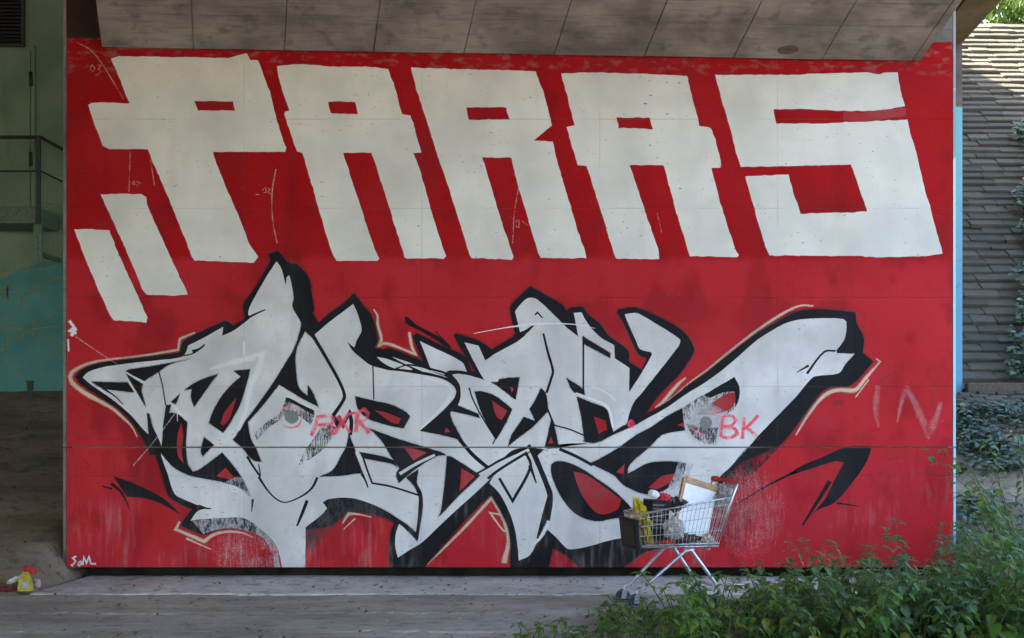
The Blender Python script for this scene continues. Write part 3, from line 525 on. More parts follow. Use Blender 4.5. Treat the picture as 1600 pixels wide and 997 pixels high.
strokes('light_ray', [([(118,526),(150,548),(184,570)], 1.2), ([(285,630),(240,690),(208,728)], 1.6)], M['ray'], 6.7, 'two thin pale rays sprayed across the left graffiti letter')
strokes('chalk_mark', [([(120,66),(140,77),(158,98),(178,130),(192,154)], 1.5), ([(203,238),(202,270),(201,300)], 1.2), ([(235,250),(241,290)], 1.4), ([(431,264),(425,300),(426,345),(433,380)], 1.8), ([(812,285),(804,330),(801,380)], 1.5), ([(1027,333),(1034,363)], 1.5)], M['chalk'], .2, 'thin chalk setting-out lines between the block letters')
strokes('chalk_mark', [([(140,108),(143,101),(148,106),(145,112),(140,108)], 1.2), ([(151,101),(157,102),(153,108),(158,111),(151,117)], 1.2), ([(149,116),(151,120)], 1), ([(206,286),(209,283),(210,288),(206,287)], 1), ([(212,283),(219,286),(213,290)], 1), ([(399,304),(405,304)], 1), ([(410,297),(415,293),(416,300),(411,301)], 1), ([(418,293),(422,296),(418,300),(423,303)], 1), ([(806,345),(811,344),(811,355),(807,354),(806,345)], 1), ([(816,345),(824,352)], 1)], M['chalk'], .2, 'tiny chalk numbers between the block letters')
strokes('faint_tag', [([(117,628),(126,660),(128,668)], 3), ([(120,624),(143,634)], 3), ([(155,640),(158,690)], 4), ([(128,652),(165,654),(190,648)], 3), ([(126,672),(140,668),(160,672)], 3), ([(182,652),(178,674),(205,672)], 3), ([(120,685),(215,688)], 4), ([(130,716),(138,728),(124,733)], 3), ([(160,708),(162,735)], 3), ([(178,718),(180,736)], 3), ([(130,738),(245,738)], 3)], M['black_fade'], .3, 'faint dark scribbled tag at the left wall edge')
strokes('faint_tag', [([(1365,597),(1400,584),(1440,583),(1472,588)], 2.5), ([(1370,600),(1420,590),(1472,600)], 2), ([(1398,585),(1399,572),(1414,571),(1415,585)], 2), ([(1285,650),(1290,668),(1312,674),(1330,668),(1338,650)], 3), ([(1300,632),(1310,628),(1322,634)], 7), ([(1393,617),(1395,645),(1418,652)], 3), ([(1450,605),(1458,620),(1455,638)], 3), ([(1372,740),(1400,735),(1440,736),(1470,745)], 3), ([(1385,760),(1390,790)], 3), ([(1415,755),(1428,785),(1430,800)], 3), ([(1438,770),(1440,795)], 3), ([(1385,720),(1400,716)], 4), ([(1466,775),(1484,782)], 5)], M['black_fade'], .3, 'faint dark scribbled tags at the right wall edge')
strokes('red_patch', [([(1318,180),(1345,183),(1385,178),(1416,174)], (14,16,13))], M['redspray'], .5)

# ------------------------------------------------------------------ pier head (sloping soffit over the wall) and deck
head = empty('pier_head', (0, 0, 4.4), 0, 'sloping board-marked concrete pier head above the painted wall', 'pier head')
DV = Vector((.197, -1, .4655))                                        # rises towards the viewer
E0, E1 = Vector((*[wpx(160, 75)[0]], -.03, wpx(160, 75)[1])), Vector((wpx(1437, 97)[0], -.03, wpx(1437, 97)[1]))
def hp(u, t, up=0.0):                                                 # u: metres along the lower edge, t: metres towards viewer
    d = (E1-E0).normalized(); nrm = d.cross(DV).normalized(); nrm = nrm if nrm.z > 0 else -nrm
    return E0 + d*u + DV*t + nrm*up
HL = (E1-E0).length
def HP(o): o.matrix_parent_inverse = Matrix.Translation((0, 0, -4.4)); return o
us = [0] + [(x-160)/(1437-160)*HL for x in (303, 445, 583.5, 725, 865.5, 1006, 1145, 1283, 1424)] + [HL]
ts = [0, .39, .635, 1.02, 1.40]
for j in range(4):
    for i in range(len(us)-1):
        g = .0025; a, b, c, d2 = us[i]+g, us[i+1]-g, ts[j]+g, ts[j+1]-g; ju = random.uniform(-.003, .003)
        lower = [hp(a+.003, c+.003, ju), hp(b-.003, c+.003, ju), hp(b-.003, d2-.003, ju), hp(a+.003, d2-.003, ju)]
        mid = [hp(a, c, .005), hp(b, c, .005), hp(b, d2, .005), hp(a, d2, .005)]
        top = [hp(a, c, .03), hp(b, c, .03), hp(b, d2, .03), hp(a, d2, .03)]
        f = [(0, 1, 2, 3)] + [(k, (k+1) % 4, 4+(k+1) % 4, 4+k) for k in range(4)] + [(4+k, 4+(k+1) % 4, 8+(k+1) % 4, 8+k) for k in range(4)]
        HP(mesh_obj('soffit_panel', lower+mid+top, f, M['soffit'], head))
b0 = [hp(.004, .004, .028), hp(HL-.004, .004, .028), hp(HL-.004, 3.6, .028), hp(.004, 3.6, .028)]
b1 = [Vector((p.x, p.y, 6.2)) for p in b0]; b1[0].y = b1[1].y = -.004; b0[0].y = b0[1].y = -.004
HP(mesh_obj('body', b0+b1, [(0,1,2,3), (4,7,6,5), (0,4,5,1), (1,5,6,2), (2,6,7,3), (3,7,4,0)], M['deckc'], head))
# drain spot in the soffit
q = (1222-160)/(1437-160)*HL; mb = MB()
dv = []; 
for k in range(14): a = 2*math.pi*k/14; dv.append(hp(q+.085*math.cos(a), .115+.05*math.sin(a), -.006))
dn = [hp(q+.05*math.cos(2*math.pi*k/14), .115+.03*math.sin(2*math.pi*k/14), -.012) for k in range(14)]
HP(mesh_obj('drain_boss', dv+dn, [(k, (k+1) % 14, 14+(k+1) % 14, 14+k) for k in range(14)] + [tuple(range(14, 28))], M['deckc'], head))

deck = empty('bridge_deck', (0, 0, 5.57), 0, 'dark concrete bridge deck over the wall with ochre edge beam', 'bridge deck')
def DK(o): o.matrix_parent_inverse = Matrix.Translation((0, 0, -5.57)); return o
def ex(y): return 5.16 + .0864*(y-4.2)                                # right edge of the deck
ND = -34.0
mb = MB(); YB = 30.0; v = [(-60, YB, 6.21), (ex(YB)-.42, YB, 6.21), (ex(ND)-.42, ND, 6.21), (-60, ND, 6.21)]
mb.add(v + [(x, y, 6.9) for x, y, z in v], [(0,1,2,3), (4,7,6,5), (0,4,5,1), (1,5,6,2), (2,6,7,3), (3,7,4,0)]); DK(mb.build('slab', M['deckc'], deck))
mb = MB(); v = [(ex(YB)-.415, YB, 5.54), (ex(YB), YB, 5.60), (ex(ND), ND, 5.60), (ex(ND)-.415, ND, 5.54)]
mb.add(v + [(x, y, 8.35) for x, y, z in v], [(0,1,2,3), (4,7,6,5), (0,4,5,1), (1,5,6,2), (2,6,7,3), (3,7,4,0)]); DK(mb.build('edge_beam_shade_wall', M['stainc'], deck))  # edge beam, raised out of view as an added wall to shade the slope

# ------------------------------------------------------------------ abutment behind, green and teal
YA = 4.2
ab = empty('abutment_wall', (0, YA, 1.6), 0, 'far abutment wall painted green and teal behind the pier', 'abutment')
def AB(o): o.matrix_parent_inverse = Matrix.Translation((0, -YA, -1.6)); return o
ta = NT('green_wall_paint'); g_ = ta.noise(2, 5); s_ = ta.noise(4, 5, ta.vec(1, 1, .15))
c_ = ta.mix(ta.mapr(g_, .3, .7), (.17, .275, .19), (.235, .35, .25)); c_ = ta.mix(ta.mapr(s_, .55, .75, 0, .5), c_, (.13, .14, .09)); M['green'] = ta.done(c_, .7, g_, .1)
ta = NT('teal_wall_paint'); g_ = ta.noise(2, 5); M['teal'] = ta.done(ta.mix(ta.mapr(g_, .3, .7), (.06, .25, .25), (.10, .33, .33)), .65, g_, .1)
ta = NT('blue_wall_paint'); g_ = ta.noise(3, 5); xx, yy, zz = ta.sep()
c_ = ta.mix(ta.mapr(zz, 2.2, 4.4), (.12, .32, .47), (.17, .44, .47)); c_ = ta.mix(ta.mapr(ta.noise(16, 3), .62, .7, 0, .6), c_, (.12, .16, .30)); M['blue'] = ta.done(c_, .6, g_, .1)
XE = at(1503, 0, YA).x
mb = MB(); mb.box(-24, YA, .5, XE, YA+1.0, 6.205); AB(mb.build('wall', M['green'], ab))
def apx(pts, dy): return [at(p[0], p[1], YA) + Vector((0, -dy, 0)) for p in pts]
def aflat(name, pts, mat, dy):
    v = apx(pts, dy); AB(mesh_obj(name, v, [tuple(range(len(v)))], mat, ab))
aflat('teal_paint', curve([(-500,470),(-200,470),(0,436),(40,418),(95,405),(240,395),(500,380),(500,640),(-500,640)], True, 30), M['teal'], .004)
aflat('bare_concrete', [(1300,-40),(1503.2,-40),(1503.2,166),(1300,166)], M['deckc'], .004)
aflat('blue_paint', [(1300,168),(1503.2,168),(1503.2,640),(1300,640)], M['blue'], .004)
mb = MB(); x0 = at(1300, 0, YA).x; mb.box(XE+.001, YA-.003, 1.2, XE+.004, YA+1.0, at(0, 168, YA).z); AB(mb.build('blue_paint', M['blue'], ab))
M['scrawl'] = simple('ochre_line_paint', (.24, .28, .16), .7)
def aline(lines):
    vs = []; fs = []
    for pts, w in lines:
        for qd in stroke_quads(pts, w):
            b = len(vs); vs += [at(q_[0], q_[1], YA)+Vector((0, -.008, 0)) for q_ in qd]; fs.append((b, b+1, b+2, b+3))
    AB(mesh_obj('ochre_scrawl', vs, fs, M['scrawl'], ab))
aline([([(-20,520),(10,512),(50,518),(95,545),(120,570)], 2), ([(-10,560),(40,520),(95,508)], 2), ([(-5,455),(12,450),(12,470),(-5,460)], 2), ([(0,424),(50,422),(98,414)], 2), ([(12,440),(12,465)], 2), ([(0,456),(85,461)], 2), ([(20,500),(40,460),(95,432)], 2), ([(5,240),(40,285),(60,300)], 4), ([(70,317),(98,321)], 2.5), ([(66,375),(98,392)], 3), ([(70,270),(98,274)], 1.5), ([(14,520),(12,555),(40,595)], 2), ([(55,500),(52,525),(75,550),(98,562)], 2), ([(0,498),(40,508),(98,488)], 1.5)])
# louvre vent, door edge, small outlet
M['steel_dark'] = simple('dark_painted_steel', (.035, .05, .04), .5, .3)
M['steel_green'] = simple('green_painted_steel', (.13, .20, .14), .5, .2)
lv = empty('louvre_vent', at(0, 75, YA), 0, 'dark louvred vent above the platform at the left edge', 'vent')
a, b = at(-60, 74, YA), at(39, -40, YA)
def LV(o): o.matrix_parent_inverse = Matrix.Translation(-at(0, 75, YA)); return o
mb = MB(); mb.box(a.x, YA-.006, a.z, b.x, YA-.001, b.z); LV(mb.build('backing', simple('vent_black', (.012, .013, .016), .6), lv))
mb = MB()
for (p0, p1, q0, q1) in ((a.x, a.z, b.x, a.z+.03), (b.x-.03, a.z+.031, b.x, b.z), (a.x, b.z-.03, b.x-.031, b.z)): mb.box(p0, YA-.04, p1, q0, YA-.007, q1)
LV(mb.build('frame', M['steel_dark'], lv))
k = 0
z = a.z+.045
while z < b.z-.05:
    mb = MB(); mb.add([(a.x, YA-.035, z), (b.x-.032, YA-.035, z), (b.x-.032, YA-.010, z+.022), (a.x, YA-.010, z+.022), (a.x, YA-.035, z+.004), (b.x-.032, YA-.035, z+.004), (b.x-.032, YA-.010, z+.026), (a.x, YA-.010, z+.026)], [(0,1,2,3), (4,7,6,5), (0,4,5,1), (2,6,7,3), (1,5,6,2), (3,7,4,0)])
    LV(mb.build('slat', simple('vent_slat', (.02, .022, .03), .5, .3) if k == 0 else sl_m, lv))
    if k == 0: sl_m = bpy.data.materials['vent_slat']
    k += 1; z += .042
dr = empty('steel_door', at(20, 330, YA), 0, 'green painted steel door behind the platform railing', 'door')
def DR(o): o.matrix_parent_inverse = Matrix.Translation(-at(20, 330, YA)); return o
a, b = at(-90, 330, YA), at(49, 79, YA)
mb = MB(); mb.box(a.x, YA-.03, a.z, b.x, YA-.002, b.z, .006); DR(mb.build('leaf', M['green'], dr))
mb = MB(); mb.box(b.x+.012, YA-.045, a.z, b.x+.05, YA-.002, b.z+.05, .004); DR(mb.build('frame', M['green'], dr))
for py in (125, 250):
    h = at(52, py, YA); mb = MB(); mb.tube([h+Vector((-.012, -.05, -.08)), h+Vector((-.012, -.05, .08))], .022, 8); DR(mb.build('hinge', M['steel_dark'], dr, True))
# platform with railing
YP = YA-.75
pf = empty('steel_platform', at(20, 350, YA), 0, 'small green steel platform with dark railing on the far wall', 'platform')
def PF(o): o.matrix_parent_inverse = Matrix.Translation(-at(20, 350, YA)); return o
c0, c1 = at(-80, 349, YP), at(56, 323, YP)
mb = MB(); mb.box(c0.x, YP, c0.z, c1.x, YA-.002, c1.z, .006); PF(mb.build('floor_slab', M['steel_green'], pf))
for py, w in ((214, .024), (267, .012)):
    h = at(0, py, YP); xr = at(63, py, YP).x
    mb = MB(); mb.tube([(c0.x, YP+.02, h.z), (xr, YP+.02, h.z), (xr, YA-.004, h.z)], w/1.2, 8); PF(mb.build('rail', M['steel_dark'], pf))
for px in (-60, 60):
    h0, h1 = at(px, 349, YP), at(px, 213, YP); mb = MB(); mb.box(h0.x-.02, YP-.012, h0.z+.0, h0.x+.02, YP+.03, h1.z, .004); PF(mb.build('post', M['steel_dark'], pf))
h0, h1 = at(55, 408, YP), at(55, 350, YP)
mb = MB(); mb.tube([(h0.x, YP+.1, h0.z), (h1.x, YP+.1, h1.z+.002)], .05, 12); PF(mb.build('bracket', M['steel_green'], pf))
mb = MB(); mb.tube([(h0.x, YP+.11, h0.z+.09), (h0.x, YA-.003, h0.z+.09)], .03, 10); PF(mb.build('brace', M['steel_green'], pf))
h = at(47, 608, YA-.3); pv = empty('pipe_outlet', h, 0, 'short dark pipe stub at the foot of the teal wall', 'pipe')
mb = MB(); mb.tube([(0, 0, -.12), (0, 0, .07)], .035, 12); o = mb.build('stub', M['steel_dark'], pv); mb = MB(); mb.tube([(0, 0, .071), (0, 0, .095)], .044, 12); mb.build('cap', M['steel_dark'], pv)

# ------------------------------------------------------------------ stepped block slope right of the abutment
slope = empty('block_slope', (XE+.1, YA, 1.66), 0, 'stepped slope of grey concrete blocks right of the abutment', 'slope')
def SL(o): o.matrix_parent_inverse = Matrix.Translation((-(XE+.1), -YA, -1.66)); return o
tb = NT('grey_slope_block'); n1 = tb.noise(3.1, 5); n2 = tb.noise(24, 4); oi = tb.n.new('ShaderNodeObjectInfo').outputs['Random']
c_ = tb.mix(oi, (.052, .043, .030), (.090, .075, .052)); c_ = tb.mix(tb.mapr(n1, .45, .7, 0, .6), c_, (.038, .042, .025)); c_ = tb.mix(tb.mapr(n2, .55, .72, 0, .5), c_, (.035, .03, .025))
M['block'] = tb.done(c_, .9, n2, .6, .02)
RISE, RUN, NR = .116, .143, 54
def block_mesh(w, seed):
    rnd = random.Random(seed); bm = bmesh.new(); bmesh.ops.create_cube(bm, size=1)
    for v in bm.verts: v.co = Vector((v.co.x*w, v.co.y*.235, v.co.z*.066))
    bmesh.ops.bevel(bm, geom=bm.edges[:], offset=.010, segments=1, affect='EDGES')
    for v in bm.verts: v.co += Vector((rnd.uniform(-1, 1), rnd.uniform(-1, 1), rnd.uniform(-1, 1)))*.006
    m = bpy.data.meshes.new('block'); bm.to_mesh(m); bm.free(); m.materials.append(M['block']); return m
BM_ = [block_mesh(w, i) for i, w in enumerate((.30, .46, .62, .38))]; BW = (.30, .46, .62, .38)
cnt = 0; stuff = MB()
for r in range(NR):
    yb = YA+.12+RUN*r; zb = 1.66+RISE*r; x = XE+.004 + (.2 if r % 2 else 0)*.9 - .2
    kmax = (at(1625, 0, yb).x)
    while x < XE+7.5:
        i = random.randrange(4); w = BW[i]; cx = x+w/2
        vis = cx-w/2 < kmax and cx+w/2 > at(1490, 0, yb).x
        if vis and cnt < 300:
            o = bpy.data.objects.new('block', BM_[i]); o.location = (cx, yb+random.uniform(-.012, .012), zb+random.uniform(-.01, .01)); o.rotation_euler = (R(27+random.uniform(-2, 2)), 0, R(random.uniform(-1.5, 1.5)))
            link(o, slope); SL(o); cnt += 1
        elif cx+w/2 > at(1490, 0, yb).x:
            nb = len(stuff.v); stuff.box(-w/2, -.117, -.033, w/2, .117, .033)
            for q_ in stuff.v[nb:]: q_.rotate(Matrix.Rotation(R(27), 3, 'X')); q_ += Vector((cx, yb, zb))
        x += w+.003
o = SL(stuff.build('block_field', M['block'], slope)); o['kind'] = 'stuff'
mb = MB(); yb1, zb1 = YA+.12+RUN*NR, 1.66+RISE*NR
mb.add([(XE-.05, YA+.16, 1.5), (XE+9, YA+.16, 1.5), (XE+9, yb1+.2, zb1-.05), (XE-.05, yb1+.2, zb1-.05)], [(0, 1, 2, 3)]); SL(mb.build('bed', M['dirt'], slope))
# kerb below the slope and paving bricks in front of it
kb = MB(); kb.box(XE+.02, YA-.14, 1.5, XE+.75, YA-.02, 1.70, .012); tag(kb.build('kerb_stone', simple('brown_kerb', (.10, .075, .055), .9), None), 'brown kerb stone at the foot of the block slope', 'kerb')
pb = empty('brick_apron', (XE+.3, YA-.9, 1.35), 0, 'apron of grey paving bricks below the block slope', 'paving')
bkm = [block_mesh(.20, 40+i) for i in range(3)]
for m_ in bkm:
    for v in m_.vertices: v.co.y *= .38; v.co.z *= .7
for r in range(12):
    for c in range(7):
        yy_ = YA-.22-r*.122; x = XE-.22+c*.212+(.1 if r % 2 else 0)
        o = bpy.data.objects.new('brick', bkm[(r*7+c) % 3]); o.location = (x, yy_, terrain(x, yy_)+.012+random.uniform(-.008, .008)); o.rotation_euler = (R(17+random.uniform(-3, 3)), R(random.uniform(-3, 3)), R(random.uniform(-4, 4)))
        link(o, pb); o.matrix_parent_inverse = Matrix.Translation((-(XE+.3), -(YA-.9), -1.35))
# ground on top of the slope
v = [(XE-.3, yb1+.15, zb1+.02), (60, yb1+.15, zb1+.02), (60, 120, zb1+1.5), (-60, 120, zb1+1.5), (-60, yb1+2.5, zb1+.02), (XE-.3, yb1+2.5, zb1+.02)]
tag(mesh_obj('embankment_top', v, [(0, 1, 2, 3, 4, 5)], M['ground']), kind='structure')

# ------------------------------------------------------------------ plants
def leaf_mat(name, a, b, tr=.35, rough=.45):
    t = NT(name); oi = t.n.new('ShaderNodeObjectInfo').outputs['Random']; f = t.noise(7, 3); rnd = t.node('ShaderNodeNewGeometry').outputs['Random Per Island']
    c = t.mix(t.math('MULTIPLY', t.math('ADD', oi, rnd), .5), a, b); c = t.mix(t.mapr(f, .4, .7, 0, .4), c, tuple(q*.6 for q in a)); c = t.mix(t.mapr(rnd, .93, .96, 0, .85), c, (.24, .21, .05)); c = t.mix(t.mapr(rnd, .02, .035, .8, 0), c, (.14, .08, .03))
    t.done(c, rough, None, spec=.35)
    tb_ = t.node('ShaderNodeBsdfTranslucent'); t.put(tb_.inputs[0], t.mix(.5, c, tuple(min(1, q*2.2) for q in b)))
    ms = t.node('ShaderNodeMixShader'); ms.inputs[0].default_value = tr
    t.t.links.new(t.b.outputs[0], ms.inputs[1]); t.t.links.new(tb_.outputs[0], ms.inputs[2]); t.t.links.new(ms.outputs[0], t.n['Material Output'].inputs[0])
    return t.m
M['leaf'] = leaf_mat('nettle_leaf', (.042, .105, .022), (.115, .215, .045), .42, .36)
M['leaf2'] = leaf_mat('young_leaf', (.06, .14, .022), (.17, .28, .05), .45)
M['ivy'] = leaf_mat('ivy_leaf', (.020, .050, .028), (.045, .090, .042), .2, .35)
M['grass'] = leaf_mat('grass_blade', (.035, .09, .022), (.075, .16, .035))
M['stem'] = simple('plant_stem', (.055, .075, .03), .7)
M['sunleaf'] = leaf_mat('sunny_leaf', (.06, .12, .025), (.14, .22, .05), .45)
def leaf(mb, p, dirv, up, L, w, rnd, droop=.3):
    d = dirv.normalized(); s_ = d.cross(up)
    if s_.length < 1e-3: s_ = d.cross(Vector((1, 0, 0)))
    s_.normalize(); n_ = s_.cross(d).normalized(); c = rnd.uniform(.05, .22)
    def pt(t, k): return p + d*L*t + s_*w*k + n_*(abs(k)*w*c*2 - droop*L*t*t)
    mb.add([pt(0, 0), pt(.28, -.42), pt(.28, .42), pt(.34, 0), pt(.62, -.36), pt(.62, .36), pt(.66, 0), pt(1, 0)],
           [(0, 3, 1), (0, 2, 3), (1, 3, 6, 4), (3, 2, 5, 6), (4, 6, 7), (6, 5, 7)])
def plant_meshes(seed, h, stems, leafL, spread, gap, mat, ratio=.5):
    rnd = random.Random(seed); st = MB(); lf = MB()
    for s_ in range(stems):
        a = rnd.uniform(0, 6.283); lean = rnd.uniform(.05, .45)*spread; hh = h*rnd.uniform(.6, 1.0); b0 = Vector((math.cos(a), math.sin(a), 0))*rnd.uniform(0, .09)*spread*2
        pts = []; bend = Vector((math.cos(a), math.sin(a), 0))
        n = max(4, int(hh/.09))
        for i in range(n+1):
            t = i/n; pts.append(b0 + bend*lean*hh*t*t*1.2 + Vector((rnd.uniform(-.01, .01), rnd.uniform(-.01, .01), hh*t*(1-.12*lean*t))))
        st.tube([Vector((0, 0, -.03))]+pts[1:], [.006*(1-.65*i/n) for i in range(n+1)], 5)
        k = .25+rnd.uniform(0, .15); rot = rnd.uniform(0, 6.28)
        while k < 1:
            i = min(int(k*n), n-1); p = pts[i].lerp(pts[i+1], k*n-i)
            for m in range(2):
                az = rot+math.pi*m+rnd.uniform(-.4, .4); sz = leafL*(1.05-.55*k)*rnd.uniform(.7, 1.2)
                d = Vector((math.cos(az), math.sin(az), rnd.uniform(-.8, .25)))
                pe = p + d*sz*.25; leaf(lf, pe, d, Vector((0, 0, 1)), sz, sz*ratio*1.1, rnd, rnd.uniform(.1, .5))
            rot += 1.57+rnd.uniform(-.3, .3); k += gap/hh*rnd.uniform(.7, 1.3)
        for m in range(4):
            az = rot+1.57*m; leaf(lf, pts[-1], Vector((math.cos(az), math.sin(az), rnd.uniform(-.2, .5))), Vector((0, 0, 1)), leafL*rnd.uniform(.35, .55), leafL*.3, rnd)
    ms = bpy.data.meshes.new('stem'); ms.from_pydata([tuple(v) for v in st.v], [], st.f); ms.materials.append(M['stem'])
    ml = bpy.data.meshes.new('foliage'); ml.from_pydata([tuple(v) for v in lf.v], [], lf.f); ml.materials.append(mat)
    return ms, ml, h
M['leaf3'] = leaf_mat('pale_nettle_leaf', (.05, .11, .045), (.12, .21, .09), .4, .34)
kinds = {}
for hh, st in ((.22, 4), (.36, 5), (.52, 5), (.72, 5), (.95, 5), (1.5, 6)):
    kinds[hh] = [plant_meshes(int(hh*100)+1, hh, st, .145, 1.1, .07, M['leaf'], .66), plant_meshes(int(hh*100)+2, hh, st+1, .125, 1.2, .065, M['leaf3'], .7), plant_meshes(int(hh*100)+3, hh, st, .17, 1.0, .08, M['leaf'], .58),
                 plant_meshes(int(hh*100)+4, hh, st, .13, 1.3, .07, M['leaf2'], .6), plant_meshes(int(hh*100)+5, hh, st+2, .10, 1.4, .05, M['leaf'], .85), plant_meshes(int(hh*100)+6, hh, st, .155, 1.2, .075, M['leaf2'], .45)]
def put_plant(name, kind, x, y, z, h, rz, label, cat='plant', group=None):
    h0 = min(kinds, key=lambda q: abs(q-h)); ms, ml, h0 = kinds[h0][kind]; e = empty(name, (x, y, z), rz, label, cat, group); e.scale = (h/h0*.4+.6, h/h0*.4+.6, h/h0)
    for nm, m in (('stem', ms), ('foliage', ml)): link(bpy.data.objects.new(nm, m), e)
    return e
def top_row(px):
    T = [(940, 965), (985, 925), (1040, 925), (1080, 885), (1120, 868), (1160, 885), (1200, 870), (1232, 846), (1265, 872), (1300, 862), (1345, 838), (1390, 856), (1432, 806), (1475, 805), (1500, 800), (1540, 770), (1600, 725), (1650, 700)]
    for (a, b), (c, d) in zip(T, T[1:]):
        if a <= px <= c: return b + (d-b)*(px-a)/(c-a)
    return T[-1][1]
rp = random.Random(5); spots = []
for i in range(96):
    for _ in range(40):
        d = rp.choice((rp.uniform(8.3, 9.4), rp.uniform(8.9, 10.3))); px = rp.uniform(950, 1640)
        if d > 9.7 and px < 1130: continue
        x = (px-800)*d/F_PX; y = d-D0
        if all((x-a)**2+(y-b)**2 > .15**2 for a, b, *_r in spots): break
    gy = HOR + F_PX*(EYE+.09)/d; want = (gy-top_row(px))*d/F_PX
    h = want*rp.uniform(.55, .98)
    if h < .12: continue
    spots.append((x, y, min(h, 1.15), px, d))
spots.sort(key=lambda q: q[3])
for i, (x, y, h, px, d) in enumerate(spots):
    k = rp.choice((0, 0, 1, 2, 3, 3, 4, 5)) if px < 1420 else rp.choice((0, 1, 1, 2, 4, 3))
    where = 'in front of the trolley' if px < 1180 else ('below the right half of the graffiti' if px < 1400 else 'at the right corner of the painted wall')
    put_plant('leafy_plant', k, x, y, terrain(x, y)+.01, h, rp.uniform(0, 6.28), 'green leafy undergrowth plant '+where, 'plant', 'leafy plants '+where)
for px, py0, d, h, kd, lb in ((832, 990, 8.9, .20, 3, 'small low sapling apart from the other plants in the foreground'), (866, 997, 8.75, .22, 0, 'tiny seedling just right of the small foreground sapling'), (912, 1000, 8.7, .16, 4, 'tiny seedling between the sapling and the trolley plants'), (940, 1000, 8.75, .24, 2, 'low dark plant at the left end of the undergrowth'), (962, 0, 9.9, .20, 4, 'small round-leaved plant left of the front wheels of the trolley'), (978, 0, 9.75, .25, 0, 'small plant hiding the front wheel of the trolley'), (1004, 0, 9.6, .24, 1, 'small pale plant below the front legs of the trolley'), (1590, 0, 10.6, 1.35, 3, 'tall yellow-green shrub at the right edge before the block slope'), (1612, 0, 11.2, 1.6, 1, 'tallest pale shrub at the right edge of the scene'), (1632, 0, 10.2, 1.3, 0, 'dark tall shrub cut by the right edge'), (1585, 0, 10.7, .95, 3, 'mid-height yellow-green shrub left of the tall right-edge shrubs'), (1550, 0, 10.5, .62, 0, 'dark bushy plant just right of the painted wall corner'), (1445, 0, 9.9, .95, 1, 'tall nettle rising against the red wall near its right corner'), (1345, 0, 9.8, .72, 0, 'tall thin plant rising against the faded red wall below the black arrow'), (1236, 0, 9.7, .68, 4, 'thin plant rising against the red wall right of the trolley')):
    x = (px-800)*d/F_PX; put_plant('leafy_plant', kd, x, d-D0, -.08, h, px, lb)
# grass tuft right of centre
def tuft(name, x, y, z, h, n, rad, seed, label):
    rnd = random.Random(seed); mb = MB()
    for i in range(n):
        a = rnd.uniform(0, 6.283); r0 = rad*math.sqrt(rnd.random()); b = Vector((r0*math.cos(a), r0*math.sin(a), 0)); l = h*rnd.uniform(.5, 1); ln = Vector((math.cos(a), math.sin(a), 0))*l*rnd.uniform(.05, .5)
        s_ = Vector((-math.sin(a+rnd.uniform(-1, 1)), math.cos(a), 0)).normalized()*.0045
        p1 = b+ln*.3+Vector((0, 0, l*.55)); p2 = b+ln+Vector((0, 0, l*rnd.uniform(.8, 1)))
        mb.add([b-s_, b+s_, p1+s_*.8, p1-s_*.8, p2], [(0, 1, 2, 3), (3, 2, 4)])
    e = empty(name, (x, y, z), 0, label, 'grass'); mb.build('blades', M['grass'], e)
tuft('grass_tuft', (1445-800)*8.95/F_PX, 8.95-D0, -.09, .62, 420, .22, 3, 'tall tuft of fresh green grass among the leafy plants')
tuft('grass_tuft', (1490-800)*8.7/F_PX, 8.7-D0, -.09, .5, 240, .2, 4, 'lower grass tuft right beside the tall tuft')
tuft('grass_tuft', (8-800)*8.7/F_PX, 8.7-D0, -.09, .10, 60, .06, 5, 'tiny grass tuft at the lower left corner of the paving')
tuft('grass_tuft', (845-800)*8.8/F_PX, 8.8-D0, -.09, .09, 50, .06, 6, 'tiny grass tuft on the paving beside the small sapling')
# ivy: ground cover
def ivy(name, fn, n, seed, label):
    rnd = random.Random(seed); mb = MB()
    for i in range(n):
        p, nrm = fn(rnd)
        if p is None: continue
        a = rnd.uniform(0, 6.283); t = Vector((math.cos(a), math.sin(a), rnd.uniform(-.3, .3))); L = rnd.uniform(.05, .10)
        leaf(mb, p + nrm*rnd.uniform(.01, .14), t, nrm, L, L*.85, rnd, .2)
    o = mb.build(name, M['ivy']); tag(o, label, 'ivy', None, 'stuff')
def on_ground(px0, px1, y0, y1, dens=.45):
    def fn(rnd):
        y = rnd.uniform(y0, y1); x = rnd.uniform(at(px0, 0, y).x, at(px1, 0, y).x)
        if noise.noise(Vector((x*1.6, y*1.3, 2))) + rnd.uniform(-.3, .3) < dens-.5: return None, None
        return Vector((x, y, terrain(x, y))), Vector((0, -.3, 1)).normalized()
    return fn
ivy('ivy_cover', on_ground(1500, 2000, 1.5, 3.4, .30), 6500, 1, 'dark ivy creeping over the bank right of the painted wall')
ivy('ivy_cover', on_ground(1500, 2000, -1.6, .9, .25), 5000, 2, 'ivy and undergrowth on the ground at the right edge')
def on_slope(rnd):
    t = rnd.uniform(0, 1); r = t*34; yb = YA+.1+RUN*r
    e = 1588 - 14*math.sin(r*.35)*math.sin(r*.9+1) if r > 5 else 1570
    x = at(e + abs(rnd.gauss(0, 95)), 0, yb).x
    return Vector((x, yb-.15, 1.70+RISE*r)), Vector((0, -.6, .8))
ivy('ivy_cover', on_slope, 4200, 3, 'ivy and weeds hanging over the right side of the block slope')
